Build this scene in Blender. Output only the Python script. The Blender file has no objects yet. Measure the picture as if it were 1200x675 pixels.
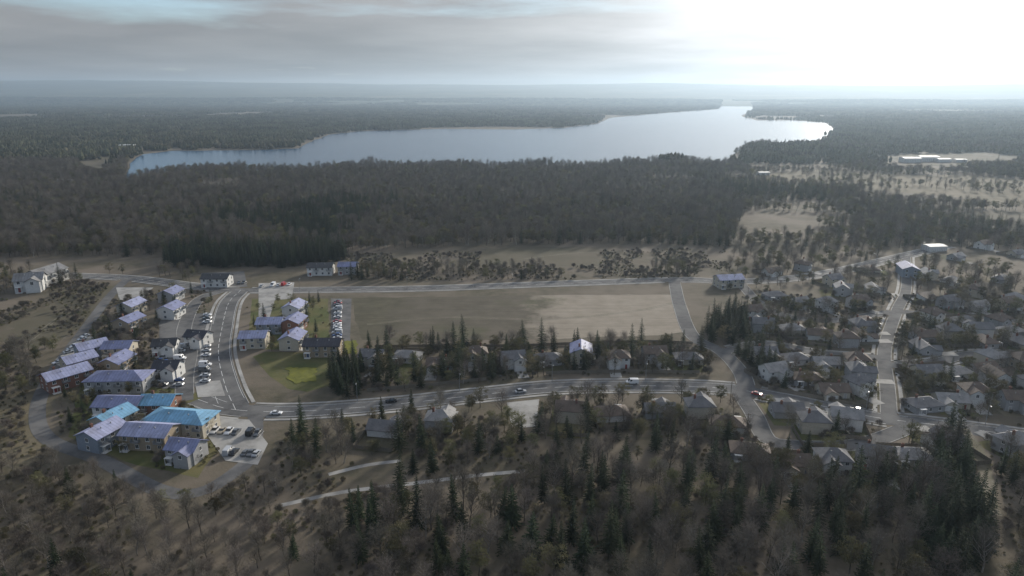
import bpy, math, random
import numpy as np
from mathutils import Vector, Matrix

R = math.radians
scene = bpy.context.scene
COL = scene.collection
random.seed(7)
rng = np.random.default_rng(7)

# ------------------------------------------------------------------ camera
CAM_H, PITCH, FPX = 120.0, R(15.9), 800.0
cam_d = bpy.data.cameras.new('camera')
cam_d.sensor_width = 36.0
cam_d.lens = 36.0 * FPX / 1200.0
cam_d.clip_start, cam_d.clip_end = 1.0, 60000.0
cam = bpy.data.objects.new('camera', cam_d)
cam.location = (0, 0, CAM_H)
cam.rotation_euler = (R(90) - PITCH, 0, 0)
COL.objects.link(cam)
scene.camera = cam

# ------------------------------------------------------------------ sky, sun, exposure
SUN_EL, SUN_AZ = R(19), R(30)          # azimuth measured from the view axis (+Y) towards +X
sun_dir = Vector((math.sin(SUN_AZ) * math.cos(SUN_EL), math.cos(SUN_AZ) * math.cos(SUN_EL), math.sin(SUN_EL)))
world = bpy.data.worlds.new('World')
scene.world = world
world.use_nodes = True
wn, wl = world.node_tree.nodes, world.node_tree.links
wn.clear()


def wnode(t, **kw):
    n = wn.new(t)
    for k, v in kw.items():
        setattr(n, k, v)
    return n


def wmath(op, a, b=None, clamp=False):
    n = wn.new('ShaderNodeMath'); n.operation = op; n.use_clamp = clamp
    for i, v in enumerate((a, b)):
        if v is None: continue
        if isinstance(v, (int, float)): n.inputs[i].default_value = v
        else: wl.new(v, n.inputs[i])
    return n.outputs[0]


CLOUD_SEED = 41.7
sky = wnode('ShaderNodeTexSky', sky_type='NISHITA', sun_disc=False)
sky.sun_elevation = SUN_EL
sky.sun_rotation = SUN_AZ
sky.air_density, sky.dust_density, sky.ozone_density = 1.0, 0.2, 3.0
tc = wnode('ShaderNodeTexCoord')
sep = wnode('ShaderNodeSeparateXYZ'); wl.new(tc.outputs['Generated'], sep.inputs[0])
zz = wmath('ADD', wmath('MAXIMUM', sep.outputs[2], 0.0), 0.055)
comb = wnode('ShaderNodeCombineXYZ')
wl.new(wmath('DIVIDE', sep.outputs[0], zz), comb.inputs[0])
wl.new(wmath('DIVIDE', sep.outputs[1], zz), comb.inputs[1])
comb.inputs[2].default_value = CLOUD_SEED
cl1 = wnode('ShaderNodeTexNoise'); cl1.inputs['Scale'].default_value = 0.23; cl1.inputs['Detail'].default_value = 6; cl1.inputs['Roughness'].default_value = 0.55
wl.new(comb.outputs[0], cl1.inputs['Vector'])
cl2 = wnode('ShaderNodeTexNoise'); cl2.inputs['Scale'].default_value = 0.75; cl2.inputs['Detail'].default_value = 5
wl.new(comb.outputs[0], cl2.inputs['Vector'])
mr = wnode('ShaderNodeMapRange'); mr.inputs[1].default_value = 0.34; mr.inputs[2].default_value = 0.52
bank = wnode('ShaderNodeMapRange'); bank.inputs[1].default_value = 0.055; bank.inputs[2].default_value = 0.105; bank.inputs[3].default_value = 0.22; bank.inputs[4].default_value = -0.07
wl.new(sep.outputs[2], bank.inputs[0])          # cloud bank thickens towards the horizon, all round
wl.new(wmath('ADD', cl1.outputs[0], bank.outputs[0]), mr.inputs[0])
mr2 = wnode('ShaderNodeMapRange'); mr2.inputs[1].default_value = 0.3; mr2.inputs[2].default_value = 0.7; mr2.inputs[3].default_value = 0.80; mr2.inputs[4].default_value = 1.14
wl.new(cl2.outputs[0], mr2.inputs[0])
dot = wnode('ShaderNodeVectorMath', operation='DOT_PRODUCT')
wl.new(tc.outputs['Generated'], dot.inputs[0]); dot.inputs[1].default_value = sun_dir
glow = wmath('POWER', wmath('MAXIMUM', dot.outputs['Value'], 0.0), 14.0)
low = wnode('ShaderNodeMapRange'); low.inputs[1].default_value = 0.0; low.inputs[2].default_value = 0.075; low.inputs[3].default_value = 0.78; low.inputs[4].default_value = 1.0
wl.new(sep.outputs[2], low.inputs[0])          # far cloud bases are seen from below and are darker
lum = wmath('MULTIPLY', wmath('MULTIPLY', wmath('ADD', wmath('MULTIPLY', glow, 9.0), 1.75), mr2.outputs[0]), wmath('MULTIPLY', low.outputs[0], wmath('ADD', wmath('MULTIPLY', wmath('MAXIMUM', sep.outputs[2], 0.0), 1.5), 1.0)))
ccol = wnode('ShaderNodeCombineColor')
wl.new(wmath('MULTIPLY', lum, 1.01), ccol.inputs[0]); wl.new(wmath('MULTIPLY', lum, 1.0), ccol.inputs[1]); wl.new(wmath('MULTIPLY', lum, 1.0), ccol.inputs[2])
mix = wnode('ShaderNodeMix', data_type='RGBA')
wl.new(wmath('MULTIPLY', mr.outputs[0], 0.985), mix.inputs['Factor'])
wl.new(sky.outputs[0], mix.inputs['A']); wl.new(ccol.outputs[0], mix.inputs['B'])
bg = wnode('ShaderNodeBackground'); bg.inputs[1].default_value = 0.085
wl.new(mix.outputs['Result'], bg.inputs[0])
wo = wnode('ShaderNodeOutputWorld'); wl.new(bg.outputs[0], wo.inputs[0])

sun_l = bpy.data.lights.new('sun', 'SUN')
sun_l.energy, sun_l.angle, sun_l.color = 2.7, R(7), (1.0, 0.93, 0.82)
sun = bpy.data.objects.new('sun', sun_l)
sun.rotation_euler = (-sun_dir).to_track_quat('-Z', 'Y').to_euler()
sun.location = (0, 0, 400)
COL.objects.link(sun)

vs = scene.view_settings
scene.display_settings.display_device = 'sRGB'
vs.view_transform, vs.look, vs.exposure, vs.gamma = 'Standard', 'None', 0.85, 1.0
vs.use_curve_mapping = False
scene.cycles.use_denoising = True
scene.cycles.max_bounces = 5
scene.cycles.diffuse_bounces = 2
scene.cycles.glossy_bounces = 2
scene.cycles.volume_bounces = 1
scene.cycles.sample_clamp_indirect = 4.0


# ------------------------------------------------------------------ helpers
def G(px, py, z=0.0):
    """ground point (at height z) that shows at pixel (px, py) of the 1200 x 675 photograph"""
    dx, dy = (px - 600.0) / FPX, (337.5 - py) / FPX
    c, s = math.cos(PITCH), math.sin(PITCH)
    d = (dx, c + dy * s, -s + dy * c)
    t = (z - CAM_H) / d[2]
    return (d[0] * t, d[1] * t)


def GP(pts, z=0.0):
    return [G(x, y, z) for x, y in pts]


def inpoly(x, y, poly):
    x = np.asarray(x, float); y = np.asarray(y, float)
    r = np.zeros(x.shape, bool)
    n = len(poly); j = n - 1
    for i in range(n):
        xi, yi = poly[i]; xj, yj = poly[j]
        if yi != yj:
            r ^= ((yi > y) != (yj > y)) & (x < (xj - xi) * (y - yi) / (yj - yi) + xi)
        j = i
    return r


def spline(pts, step=3.0):
    P = [np.array(p, float) for p in pts]
    P = [2 * P[0] - P[1]] + P + [2 * P[-1] - P[-2]]
    out = []
    for i in range(1, len(P) - 2):
        a, b, c, d = P[i - 1], P[i], P[i + 1], P[i + 2]
        n = max(2, int(np.linalg.norm(c - b) / step))
        for k in range(n):
            t = k / n
            out.append(0.5 * ((2 * b) + (c - a) * t + (2 * a - 5 * b + 4 * c - d) * t * t + (3 * b - a - 3 * c + d) * t ** 3))
    out.append(P[-2])
    return np.array(out)


def normals2(L):
    t = np.gradient(L, axis=0)
    t /= np.linalg.norm(t, axis=1)[:, None] + 1e-9
    return np.stack([-t[:, 1], t[:, 0]], 1)


class MB:
    def __init__(s):
        s.v, s.f, s.m = [], [], []

    def quad(s, pts, mi=0):
        n = len(s.v); s.v += [tuple(p) for p in pts]
        s.f.append(tuple(range(n, n + len(pts)))); s.m.append(mi)

    def box(s, x0, x1, y0, y1, z0, z1, mi=0):
        n = len(s.v)
        s.v += [(x, y, z) for z in (z0, z1) for x, y in ((x0, y0), (x1, y0), (x1, y1), (x0, y1))]
        for f in ((3, 2, 1, 0), (4, 5, 6, 7), (0, 1, 5, 4), (1, 2, 6, 5), (2, 3, 7, 6), (3, 0, 4, 7)):
            s.f.append(tuple(n + i for i in f)); s.m.append(mi)

    def tube(s, pts, rads, n=5, mi=0, cap=True):
        b0 = len(s.v)
        for i, p in enumerate(pts):
            p = Vector(p)
            d = Vector(pts[min(i + 1, len(pts) - 1)]) - Vector(pts[max(i - 1, 0)])
            d.normalize()
            a = d.orthogonal().normalized(); b = d.cross(a)
            for k in range(n):
                t = 2 * math.pi * k / n
                s.v.append(tuple(p + (a * math.cos(t) + b * math.sin(t)) * rads[i]))
        for i in range(len(pts) - 1):
            for k in range(n):
                k2 = (k + 1) % n
                s.f.append((b0 + i * n + k, b0 + i * n + k2, b0 + (i + 1) * n + k2, b0 + (i + 1) * n + k)); s.m.append(mi)
        if cap:
            s.f.append(tuple(b0 + (len(pts) - 1) * n + k for k in range(n))); s.m.append(mi)

    def mesh(s, name, mats, smooth=False):
        me = bpy.data.meshes.new(name)
        me.from_pydata(s.v, [], s.f)
        for m in (mats if isinstance(mats, (list, tuple)) else [mats]):
            me.materials.append(m)
        if any(s.m):
            me.polygons.foreach_set('material_index', s.m)
        if smooth:
            me.polygons.foreach_set('use_smooth', [True] * len(me.polygons))
        me.update()
        return me


def add(name, me, parent=None, loc=(0, 0, 0), rz=0.0, scale=None, color=None):
    o = bpy.data.objects.new(name, me)
    COL.objects.link(o)
    o.location = loc
    o.rotation_euler = (0, 0, rz)
    if scale is not None: o.scale = scale
    if color is not None: o.color = (*color, 1.0)
    if parent is not None: o.parent = parent
    return o


def tag(o, label=None, cat=None, group=None, kind=None):
    if label: o['label'] = label
    if cat: o['category'] = cat
    if group: o['group'] = group
    if kind: o['kind'] = kind
    return o


def structure(name, me, loc=(0, 0, 0), parent=None, label=None):
    o = add(name, me, parent, loc)
    if parent is None:
        o['kind'] = 'structure'
    if label: o['label'] = label
    return o


ORD = ['first', 'second', 'third', 'fourth', 'fifth', 'sixth', 'seventh', 'eighth', 'ninth', 'tenth', 'eleventh', 'twelfth',
       'thirteenth', 'fourteenth', 'fifteenth', 'sixteenth', 'seventeenth', 'eighteenth', 'nineteenth', 'twentieth'] + ['%dth' % k for k in range(21, 80)]


# ------------------------------------------------------------------ materials
def material(name, c1, c2=None, scale=1.0, rough=0.85, detail=5, c3=None, scale3=0.05, bump=0.0, bscale=8.0, objcolor=False,
             rnd=0.0, spec=0.25, coords='Object', metal=0.0, lo=0.35, hi=0.65, lo3=0.4, hi3=0.62, trans=0.0):
    m = bpy.data.materials.new(name); m.use_nodes = True
    nt = m.node_tree; N, L = nt.nodes, nt.links
    b = N['Principled BSDF']
    b.inputs['Roughness'].default_value = rough
    b.inputs['Specular IOR Level'].default_value = spec
    b.inputs['Metallic'].default_value = metal
    t = N.new('ShaderNodeTexCoord')
    if coords == 'World':
        g = N.new('ShaderNodeNewGeometry'); vec = g.outputs['Position']
    else:
        vec = t.outputs[coords]

    def noise(sc, d=detail):
        n = N.new('ShaderNodeTexNoise'); n.inputs['Scale'].default_value = sc; n.inputs['Detail'].default_value = d
        n.inputs['Roughness'].default_value = 0.62
        L.new(vec, n.inputs['Vector']); return n.outputs[0]

    def ramp(fac, lo, hi):
        r = N.new('ShaderNodeMapRange'); r.inputs[1].default_value = lo; r.inputs[2].default_value = hi
        L.new(fac, r.inputs[0]); return r.outputs[0]

    def mixc(f, a, bb, blend='MIX'):
        x = N.new('ShaderNodeMix'); x.data_type = 'RGBA'; x.blend_type = blend
        if isinstance(f, (int, float)): x.inputs['Factor'].default_value = f
        else: L.new(f, x.inputs['Factor'])
        for k, v in (('A', a), ('B', bb)):
            if isinstance(v, tuple): x.inputs[k].default_value = (*v, 1.0)
            else: L.new(v, x.inputs[k])
        return x.outputs['Result']

    if c2 is None: c2 = tuple(v * 0.8 for v in c1)
    col = mixc(ramp(noise(scale), lo, hi), c1, c2)
    if c3 is not None:
        col = mixc(ramp(noise(scale3, 4), lo3, hi3), col, c3)
    if objcolor or rnd:
        oi = N.new('ShaderNodeObjectInfo')
        if objcolor:
            col = mixc(1.0, col, oi.outputs['Color'], 'MULTIPLY')
        if rnd:
            mm = N.new('ShaderNodeMapRange'); mm.inputs[3].default_value = 1 - rnd; mm.inputs[4].default_value = 1 + rnd
            L.new(oi.outputs['Random'], mm.inputs[0])
            hs = N.new('ShaderNodeHueSaturation'); L.new(mm.outputs[0], hs.inputs['Value'])
            m2 = N.new('ShaderNodeMapRange'); m2.inputs[3].default_value = 0.5 - rnd * 0.07; m2.inputs[4].default_value = 0.5 + rnd * 0.07
            fr = N.new('ShaderNodeMath'); fr.operation = 'FRACT'
            ml = N.new('ShaderNodeMath'); ml.operation = 'MULTIPLY'; ml.inputs[1].default_value = 17.31
            L.new(oi.outputs['Random'], ml.inputs[0]); L.new(ml.outputs[0], fr.inputs[0]); L.new(fr.outputs[0], m2.inputs[0])
            L.new(m2.outputs[0], hs.inputs['Hue'])
            L.new(col, hs.inputs['Color']); col = hs.outputs[0]
    L.new(col, b.inputs['Base Color'])
    if bump:
        bp = N.new('ShaderNodeBump'); bp.inputs['Strength'].default_value = bump; bp.inputs['Distance'].default_value = 0.3
        L.new(noise(bscale), bp.inputs['Height']); L.new(bp.outputs[0], b.inputs['Normal'])
    if trans:
        tr = N.new('ShaderNodeBsdfTranslucent'); L.new(col, tr.inputs[0])
        ms = N.new('ShaderNodeMixShader'); ms.inputs[0].default_value = trans
        L.new(b.outputs[0], ms.inputs[1]); L.new(tr.outputs[0], ms.inputs[2])
        L.new(ms.outputs[0], N['Material Output'].inputs['Surface'])
    return m


W1 = (1.0, 1.0, 1.0)
MAT = dict(
    ground=material('ground_soil_and_grass', (0.130, 0.110, 0.080), (0.080, 0.074, 0.050), 0.16, 0.95, 12, (0.165, 0.138, 0.108), 0.021, 0.5, 0.8, coords='World', spec=0.1),
    lawn=material('lawn_grass', (0.095, 0.105, 0.040), (0.070, 0.082, 0.030), 0.12, 0.95, 7, (0.140, 0.125, 0.060), 0.05, 0.4, 2.0, coords='World', spec=0.1),
    bright_lawn=material('bright_lawn_grass', (0.175, 0.175, 0.036), (0.110, 0.118, 0.030), 0.25, 0.95, 6, coords='World', spec=0.1, bump=0.4, bscale=3),
    dark_field=material('rough_dark_pasture', (0.066, 0.064, 0.036), (0.090, 0.082, 0.048), 0.08, 0.95, 7, (0.055, 0.058, 0.03), 0.03, 0.5, 1.5, coords='World', spec=0.1),
    field=material('dry_stubble_field', (0.150, 0.126, 0.082), (0.115, 0.100, 0.062), 0.07, 0.95, 8, (0.175, 0.150, 0.104), 0.018, 0.5, 1.2, coords='World', spec=0.1),
    bare_field=material('pale_bare_field', (0.255, 0.225, 0.170), (0.205, 0.180, 0.130), 0.06, 0.95, 8, (0.28, 0.25, 0.195), 0.02, 0.5, 1.2, coords='World', spec=0.1),
    meadow=material('hazy_meadow_grass', (0.108, 0.096, 0.066), (0.074, 0.070, 0.045), 0.05, 0.95, 10, (0.135, 0.116, 0.086), 0.01, coords='World', spec=0.1),
    asphalt=material('worn_asphalt', (0.125, 0.124, 0.124), (0.080, 0.079, 0.080), 0.30, 0.95, 10, (0.160, 0.157, 0.152), 0.07, 0.15, 20, coords='World', spec=0.08),
    concrete=material('pale_concrete', (0.31, 0.30, 0.285), (0.21, 0.205, 0.19), 0.25, 0.85, 7, (0.38, 0.37, 0.35), 0.08, coords='World', spec=0.1),
    gravel=material('gravel_path', (0.22, 0.195, 0.155), (0.165, 0.145, 0.110), 0.5, 0.95, 8, (0.12, 0.11, 0.07), 0.09, coords='World'),
    paint=material('road_paint', (0.72, 0.72, 0.70), (0.5, 0.5, 0.49), 1.2, 0.7, coords='World'),
    wall=material('painted_wall', W1, (0.86, 0.85, 0.84), 1.6, 0.85, 6, objcolor=True),
    shingle=material('shingle_roof', W1, (0.72, 0.71, 0.70), 2.2, 0.75, 8, (1.15, 1.12, 1.1), 0.35, 0.5, 6, objcolor=True),
    metal_roof=material('sheet_metal_roof', W1, (0.70, 0.71, 0.74), 0.55, 0.62, 10, (0.62, 0.60, 0.58), 0.22, 0.1, 3, objcolor=True, spec=0.3),
    trim=material('white_trim', (0.74, 0.73, 0.70), (0.62, 0.61, 0.59), 2.0, 0.6),
    glass=material('window_glass', (0.025, 0.03, 0.035), (0.04, 0.045, 0.05), 1.0, 0.06, spec=0.6),
    door=material('painted_door', W1, (0.8, 0.8, 0.8), 3.0, 0.55, objcolor=True),
    brick=material('chimney_brick', (0.21, 0.10, 0.07), (0.15, 0.08, 0.06), 6, 0.9),
    timber=material('weathered_timber', (0.22, 0.19, 0.15), (0.15, 0.13, 0.10), 3.0, 0.85, objcolor=False, rnd=0.15),
    carpaint=material('car_paint', W1, (0.95, 0.95, 0.95), 2.0, 0.25, objcolor=True, spec=0.6),
    rubber=material('tyre_rubber', (0.015, 0.015, 0.016), None, 4, 0.8),
    steel=material('galvanised_steel', (0.32, 0.33, 0.34), (0.25, 0.26, 0.27), 3, 0.5, metal=0.3),
    lamp_glass=material('lamp_lens', (0.6, 0.6, 0.58), None, 3, 0.3),
    bark=material('grey_brown_bark', (0.150, 0.128, 0.104), (0.085, 0.072, 0.058), 1.5, 0.95, rnd=0.25, spec=0.1),
    pale_bark=material('pale_bark', (0.36, 0.33, 0.29), (0.16, 0.14, 0.12), 1.2, 0.9, rnd=0.2, spec=0.1),
    twig=material('bare_twigs', (0.195, 0.172, 0.142), (0.130, 0.113, 0.094), 0.5, 0.95, rnd=0.32, spec=0.05),
    needle=material('conifer_needles', (0.034, 0.046, 0.022), (0.020, 0.030, 0.015), 0.6, 0.9, rnd=0.35, spec=0.1, trans=0.15),
    leaf=material('autumn_leaves', (0.155, 0.140, 0.078), (0.100, 0.098, 0.054), 0.4, 0.85, rnd=0.42, spec=0.1, trans=0.25),
    canopy=material('far_canopy', (0.120, 0.112, 0.072), (0.075, 0.076, 0.046), 0.05, 0.95, rnd=0.4, spec=0.05),
    hill=material('wooded_hillside', (0.085, 0.085, 0.055), (0.055, 0.060, 0.040), 0.004, 0.95, 8, (0.12, 0.115, 0.075), 0.0011, 1.0, 0.02, coords='World', spec=0.05, lo3=0.52, hi3=0.66),
)
_nt = MAT['metal_roof'].node_tree; _pb = _nt.nodes['Principled BSDF']; _old = _pb.inputs['Base Color'].links[0].from_socket
_tc = _nt.nodes.new('ShaderNodeTexCoord'); _wv = _nt.nodes.new('ShaderNodeTexWave'); _wv.wave_type = 'BANDS'; _wv.bands_direction = 'X'
_wv.inputs['Scale'].default_value = 0.28; _wv.inputs['Distortion'].default_value = 0.0
_nt.links.new(_tc.outputs['Object'], _wv.inputs['Vector'])
_rm = _nt.nodes.new('ShaderNodeMapRange'); _rm.inputs[1].default_value = 0.0; _rm.inputs[2].default_value = 0.25; _rm.inputs[3].default_value = 0.78; _rm.inputs[4].default_value = 1.0
_nt.links.new(_wv.outputs['Fac'], _rm.inputs[0])
_mx = _nt.nodes.new('ShaderNodeMix'); _mx.data_type = 'RGBA'; _mx.blend_type = 'MULTIPLY'; _mx.inputs['Factor'].default_value = 1.0
_nt.links.new(_old, _mx.inputs['A']); _nt.links.new(_rm.outputs[0], _mx.inputs['B']); _nt.links.new(_mx.outputs['Result'], _pb.inputs['Base Color'])
wm = bpy.data.materials.new('lake_water'); wm.use_nodes = True
_N, _L = wm.node_tree.nodes, wm.node_tree.links
_b = _N['Principled BSDF']
_b.inputs['Base Color'].default_value = (0.014, 0.055, 0.11, 1); _b.inputs['Roughness'].default_value = 0.2; _b.inputs['IOR'].default_value = 1.333
_g = _N.new('ShaderNodeNewGeometry'); _n = _N.new('ShaderNodeTexNoise'); _n.inputs['Scale'].default_value = 0.06; _n.inputs['Detail'].default_value = 6
_bp = _N.new('ShaderNodeBump'); _bp.inputs['Strength'].default_value = 0.6; _bp.inputs['Distance'].default_value = 1.6
_L.new(_g.outputs['Position'], _n.inputs['Vector']); _L.new(_n.outputs[0], _bp.inputs['Height']); _L.new(_bp.outputs[0], _b.inputs['Normal'])
MAT['water'] = wm


def field_material():
    """weedy pasture that gives way to stubble and then to pale bare soil; ragged soil borders, plough lines and wheel tracks"""
    m = bpy.data.materials.new('weedy_field_with_bare_soil'); m.use_nodes = True
    N, L = m.node_tree.nodes, m.node_tree.links
    b = N['Principled BSDF']; b.inputs['Roughness'].default_value = 0.95; b.inputs['Specular IOR Level'].default_value = 0.1
    g = N.new('ShaderNodeNewGeometry'); sx = N.new('ShaderNodeSeparateXYZ'); L.new(g.outputs['Position'], sx.inputs[0])

    def mth(op, a, c):
        n = N.new('ShaderNodeMath'); n.operation = op
        for i, v in enumerate((a, c)):
            if isinstance(v, (int, float)): n.inputs[i].default_value = v
            else: L.new(v, n.inputs[i])
        return n.outputs[0]

    def nz(sc, d=8, vec=None):
        n = N.new('ShaderNodeTexNoise'); n.inputs['Scale'].default_value = sc; n.inputs['Detail'].default_value = d; n.inputs['Roughness'].default_value = 0.65
        L.new(vec or g.outputs['Position'], n.inputs['Vector']); return n.outputs[0]

    def rng_(v, a, c):
        n = N.new('ShaderNodeMapRange'); n.inputs[1].default_value = a; n.inputs[2].default_value = c; L.new(v, n.inputs[0]); return n.outputs[0]

    def mx(f, a, c, bl='MIX'):
        n = N.new('ShaderNodeMix'); n.data_type = 'RGBA'; n.blend_type = bl
        if isinstance(f, (int, float)): n.inputs['Factor'].default_value = f
        else: L.new(f, n.inputs['Factor'])
        for k, v in (('A', a), ('B', c)):
            if isinstance(v, tuple): n.inputs[k].default_value = (*v, 1)
            else: L.new(v, n.inputs[k])
        return n.outputs['Result']
    wob = mth('MULTIPLY', mth('SUBTRACT', nz(0.045, 9), 0.5), 75.0)
    xw = mth('ADD', sx.outputs[0], wob)
    x1, x2 = G(470, 372)[0], G(640, 372)[0]
    pasture = mx(rng_(nz(0.10), 0.35, 0.65), (0.078, 0.072, 0.048), (0.110, 0.098, 0.068))
    stubble = mx(rng_(nz(0.07), 0.35, 0.65), (0.128, 0.110, 0.084), (0.092, 0.081, 0.060))
    soil = mx(rng_(nz(0.09), 0.35, 0.65), (0.310, 0.270, 0.218), (0.240, 0.206, 0.162))
    c = mx(rng_(xw, x1 - 8, x1 + 8), pasture, stubble)
    c = mx(rng_(xw, x2 - 8, x2 + 4), c, soil)
    sc = N.new('ShaderNodeVectorMath'); sc.operation = 'MULTIPLY'; sc.inputs[1].default_value = (0.02, 0.9, 1); L.new(g.outputs['Position'], sc.inputs[0])
    c = mx(mth('MULTIPLY', rng_(nz(0.7, 3, sc.outputs[0]), 0.45, 0.62), 0.35), c, mx(1.0, c, (0.62, 0.62, 0.60), 'MULTIPLY'))
    c = mx(mth('MULTIPLY', rng_(nz(0.02, 6), 0.56, 0.66), 0.5), c, (0.085, 0.088, 0.045))
    L.new(c, b.inputs['Base Color'])
    bp = N.new('ShaderNodeBump'); bp.inputs['Strength'].default_value = 0.5; bp.inputs['Distance'].default_value = 0.3; L.new(nz(1.2), bp.inputs['Height']); L.new(bp.outputs[0], b.inputs['Normal'])
    return m


# ------------------------------------------------------------------ ground, lake, hills
EXT = 15000.0
mb = MB(); mb.quad([(-EXT, -1500, 0), (EXT, -1500, 0), (EXT, EXT, 0), (-EXT, EXT, 0)])
structure('ground', mb.mesh('ground', MAT['ground']))


def sheet(name, poly, mat, z, jitter=0.0, step=6.0, label=None, parent=None):
    P = []
    n = len(poly)
    for i in range(n):
        a, b = np.array(poly[i]), np.array(poly[(i + 1) % n])
        k = max(1, int(np.linalg.norm(b - a) / step)) if jitter else 1
        d = (b - a) / (np.linalg.norm(b - a) + 1e-9)
        for q in range(k):
            p = a + (b - a) * q / k
            P.append(p + (np.array([-d[1], d[0]]) * rng.normal(0, jitter) if q else 0))
    # fan-safe triangulation through bmesh
    import bmesh
    bm = bmesh.new()
    vs_ = [bm.verts.new((p[0], p[1], z)) for p in P]
    f = bm.faces.new(vs_)
    if f.calc_area() and f.normal.z < 0: f.normal_flip()
    bm.normal_update()
    if f.normal.z < 0: bmesh.ops.reverse_faces(bm, faces=[f])
    bmesh.ops.triangulate(bm, faces=bm.faces[:])
    me = bpy.data.meshes.new(name); bm.to_mesh(me); bm.free()
    me.materials.append(mat)
    return structure(name, me, label=label, parent=parent)


LAKE = GP([(x, y + (8 if i < 26 else 0)) for i, (x, y) in enumerate([(146, 206), (165, 199), (195, 193), (230, 190), (290, 191), (330, 193), (372, 190), (420, 187), (500, 188), (545, 185), (575, 190), (620, 186), (660, 186),
           (700, 189), (740, 183), (770, 181), (795, 178), (818, 184), (840, 187), (853, 184), (857, 174), (872, 166), (884, 161), (905, 164), (930, 161), (958, 162), (976, 152),
           (968, 144), (930, 141), (886, 141), (868, 136), (884, 128), (878, 122.5), (848, 121.5), (842, 128), (800, 131), (760, 134), (716, 138), (700, 145), (660, 150),
           (600, 152), (520, 151), (420, 154), (385, 158), (360, 168), (350, 174), (300, 176), (200, 177), (168, 181), (152, 192)])])
sheet('lake', LAKE, MAT['water'], 0.35, 3.0, 60)

# fields
F_DARK = GP([(413, 349), (478, 348), (470, 372), (466, 397), (424, 398), (416, 372)])
F_MID = GP([(478, 348), (640, 345), (636, 372), (648, 398), (466, 397), (470, 372)])
F_PALE = GP([(640, 347), (798, 345), (808, 366), (814, 388), (770, 392), (690, 391), (648, 398), (636, 372)])
F_NORTH = GP([(560, 313), (566, 292), (640, 289), (705, 290), (702, 312), (640, 313)])
F_NW = GP([(405, 299), (490, 297), (495, 312), (410, 314)])
F_WEST = GP([(-40, 470), (40, 462), (62, 478), (40, 505), (60, 530), (50, 542), (-60, 546)])
F_WEST2 = GP([(30, 372), (70, 350), (120, 335), (150, 336), (120, 366), (70, 400), (30, 408), (-20, 400)])
F_EAST = GP([(880, 205), (960, 198), (1060, 205), (1130, 205), (1220, 212), (1290, 232), (1250, 248), (1130, 232), (1020, 222), (920, 215)])
F_EAST2 = GP([(1100, 250), (1250, 245), (1320, 262), (1200, 272)])
F_EASTB = GP([(1020, 182), (1150, 178), (1220, 186), (1180, 194), (1040, 195)])
F_SHORE = GP([(92, 190), (130, 183), (140, 190), (118, 203), (95, 200)])
FIELD = GP([(413, 349), (478, 348), (560, 346.5), (640, 346), (798, 345), (808, 366), (814, 388), (770, 393), (690, 395), (648, 398), (540, 398), (466, 398), (424, 398), (416, 372)])
sheet('crop_field', FIELD, field_material(), 0.010, 0.5)
for nm, P in (('meadow', F_NORTH), ('meadow', F_NW), ('meadow', F_WEST2), ('meadow', F_EAST2), ('meadow', F_EASTB), ('meadow', F_SHORE)):
    sheet(nm, P, MAT['meadow'], 0.012, 2.5)
sheet('stubble_field', F_EAST, MAT['field'], 0.012, 2.5)
sheet('west_field', F_WEST, MAT['field'], 0.012, 1.5)

# wooded hills on the horizon
def fbm(x, y, seed, octs=5):
    v = np.zeros_like(x); a = 1.0
    r = np.random.default_rng(seed)
    for o in range(octs):
        for k in range(4):
            th = r.uniform(0, 6.28); ph = r.uniform(0, 6.28); w = 2 ** o * r.uniform(0.7, 1.3)
            v += a * np.sin((x * math.cos(th) + y * math.sin(th)) * w + ph) / 4
        a *= 0.52
    return v


hx = np.linspace(-14500, 14500, 260); hy = np.linspace(6500, 14600, 70)
HX, HY = np.meshgrid(hx, hy)
rise = np.clip((HY - 6800) / 6500, 0, 1) ** 1.2
ang = HX / (HY + 1)
base = 350 - 95 * np.clip((ang + 0.6) / 1.1, 0, 1)
HZ = rise * (base + 52 * fbm(HX / 2600, HY / 2600, 3)) * np.where(HY > 13300, np.clip((14600 - HY) / 1300, 0, 1) ** 0.5, 1)
HZ = np.maximum(HZ + 7 * fbm(HX / 260, HY / 260, 9, 3) * (rise > 0.03), -0.5)
HZ[0, :] = -0.5
hv = np.stack([HX, HY, HZ], 2).reshape(-1, 3)
nx = len(hx)
hf = [(j * nx + i, j * nx + i + 1, (j + 1) * nx + i + 1, (j + 1) * nx + i) for j in range(len(hy) - 1) for i in range(nx - 1)]
me = bpy.data.meshes.new('hills'); me.from_pydata(hv.tolist(), [], hf); me.materials.append(MAT['hill'])
me.polygons.foreach_set('use_smooth', [True] * len(me.polygons))
structure('hills', me)

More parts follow.
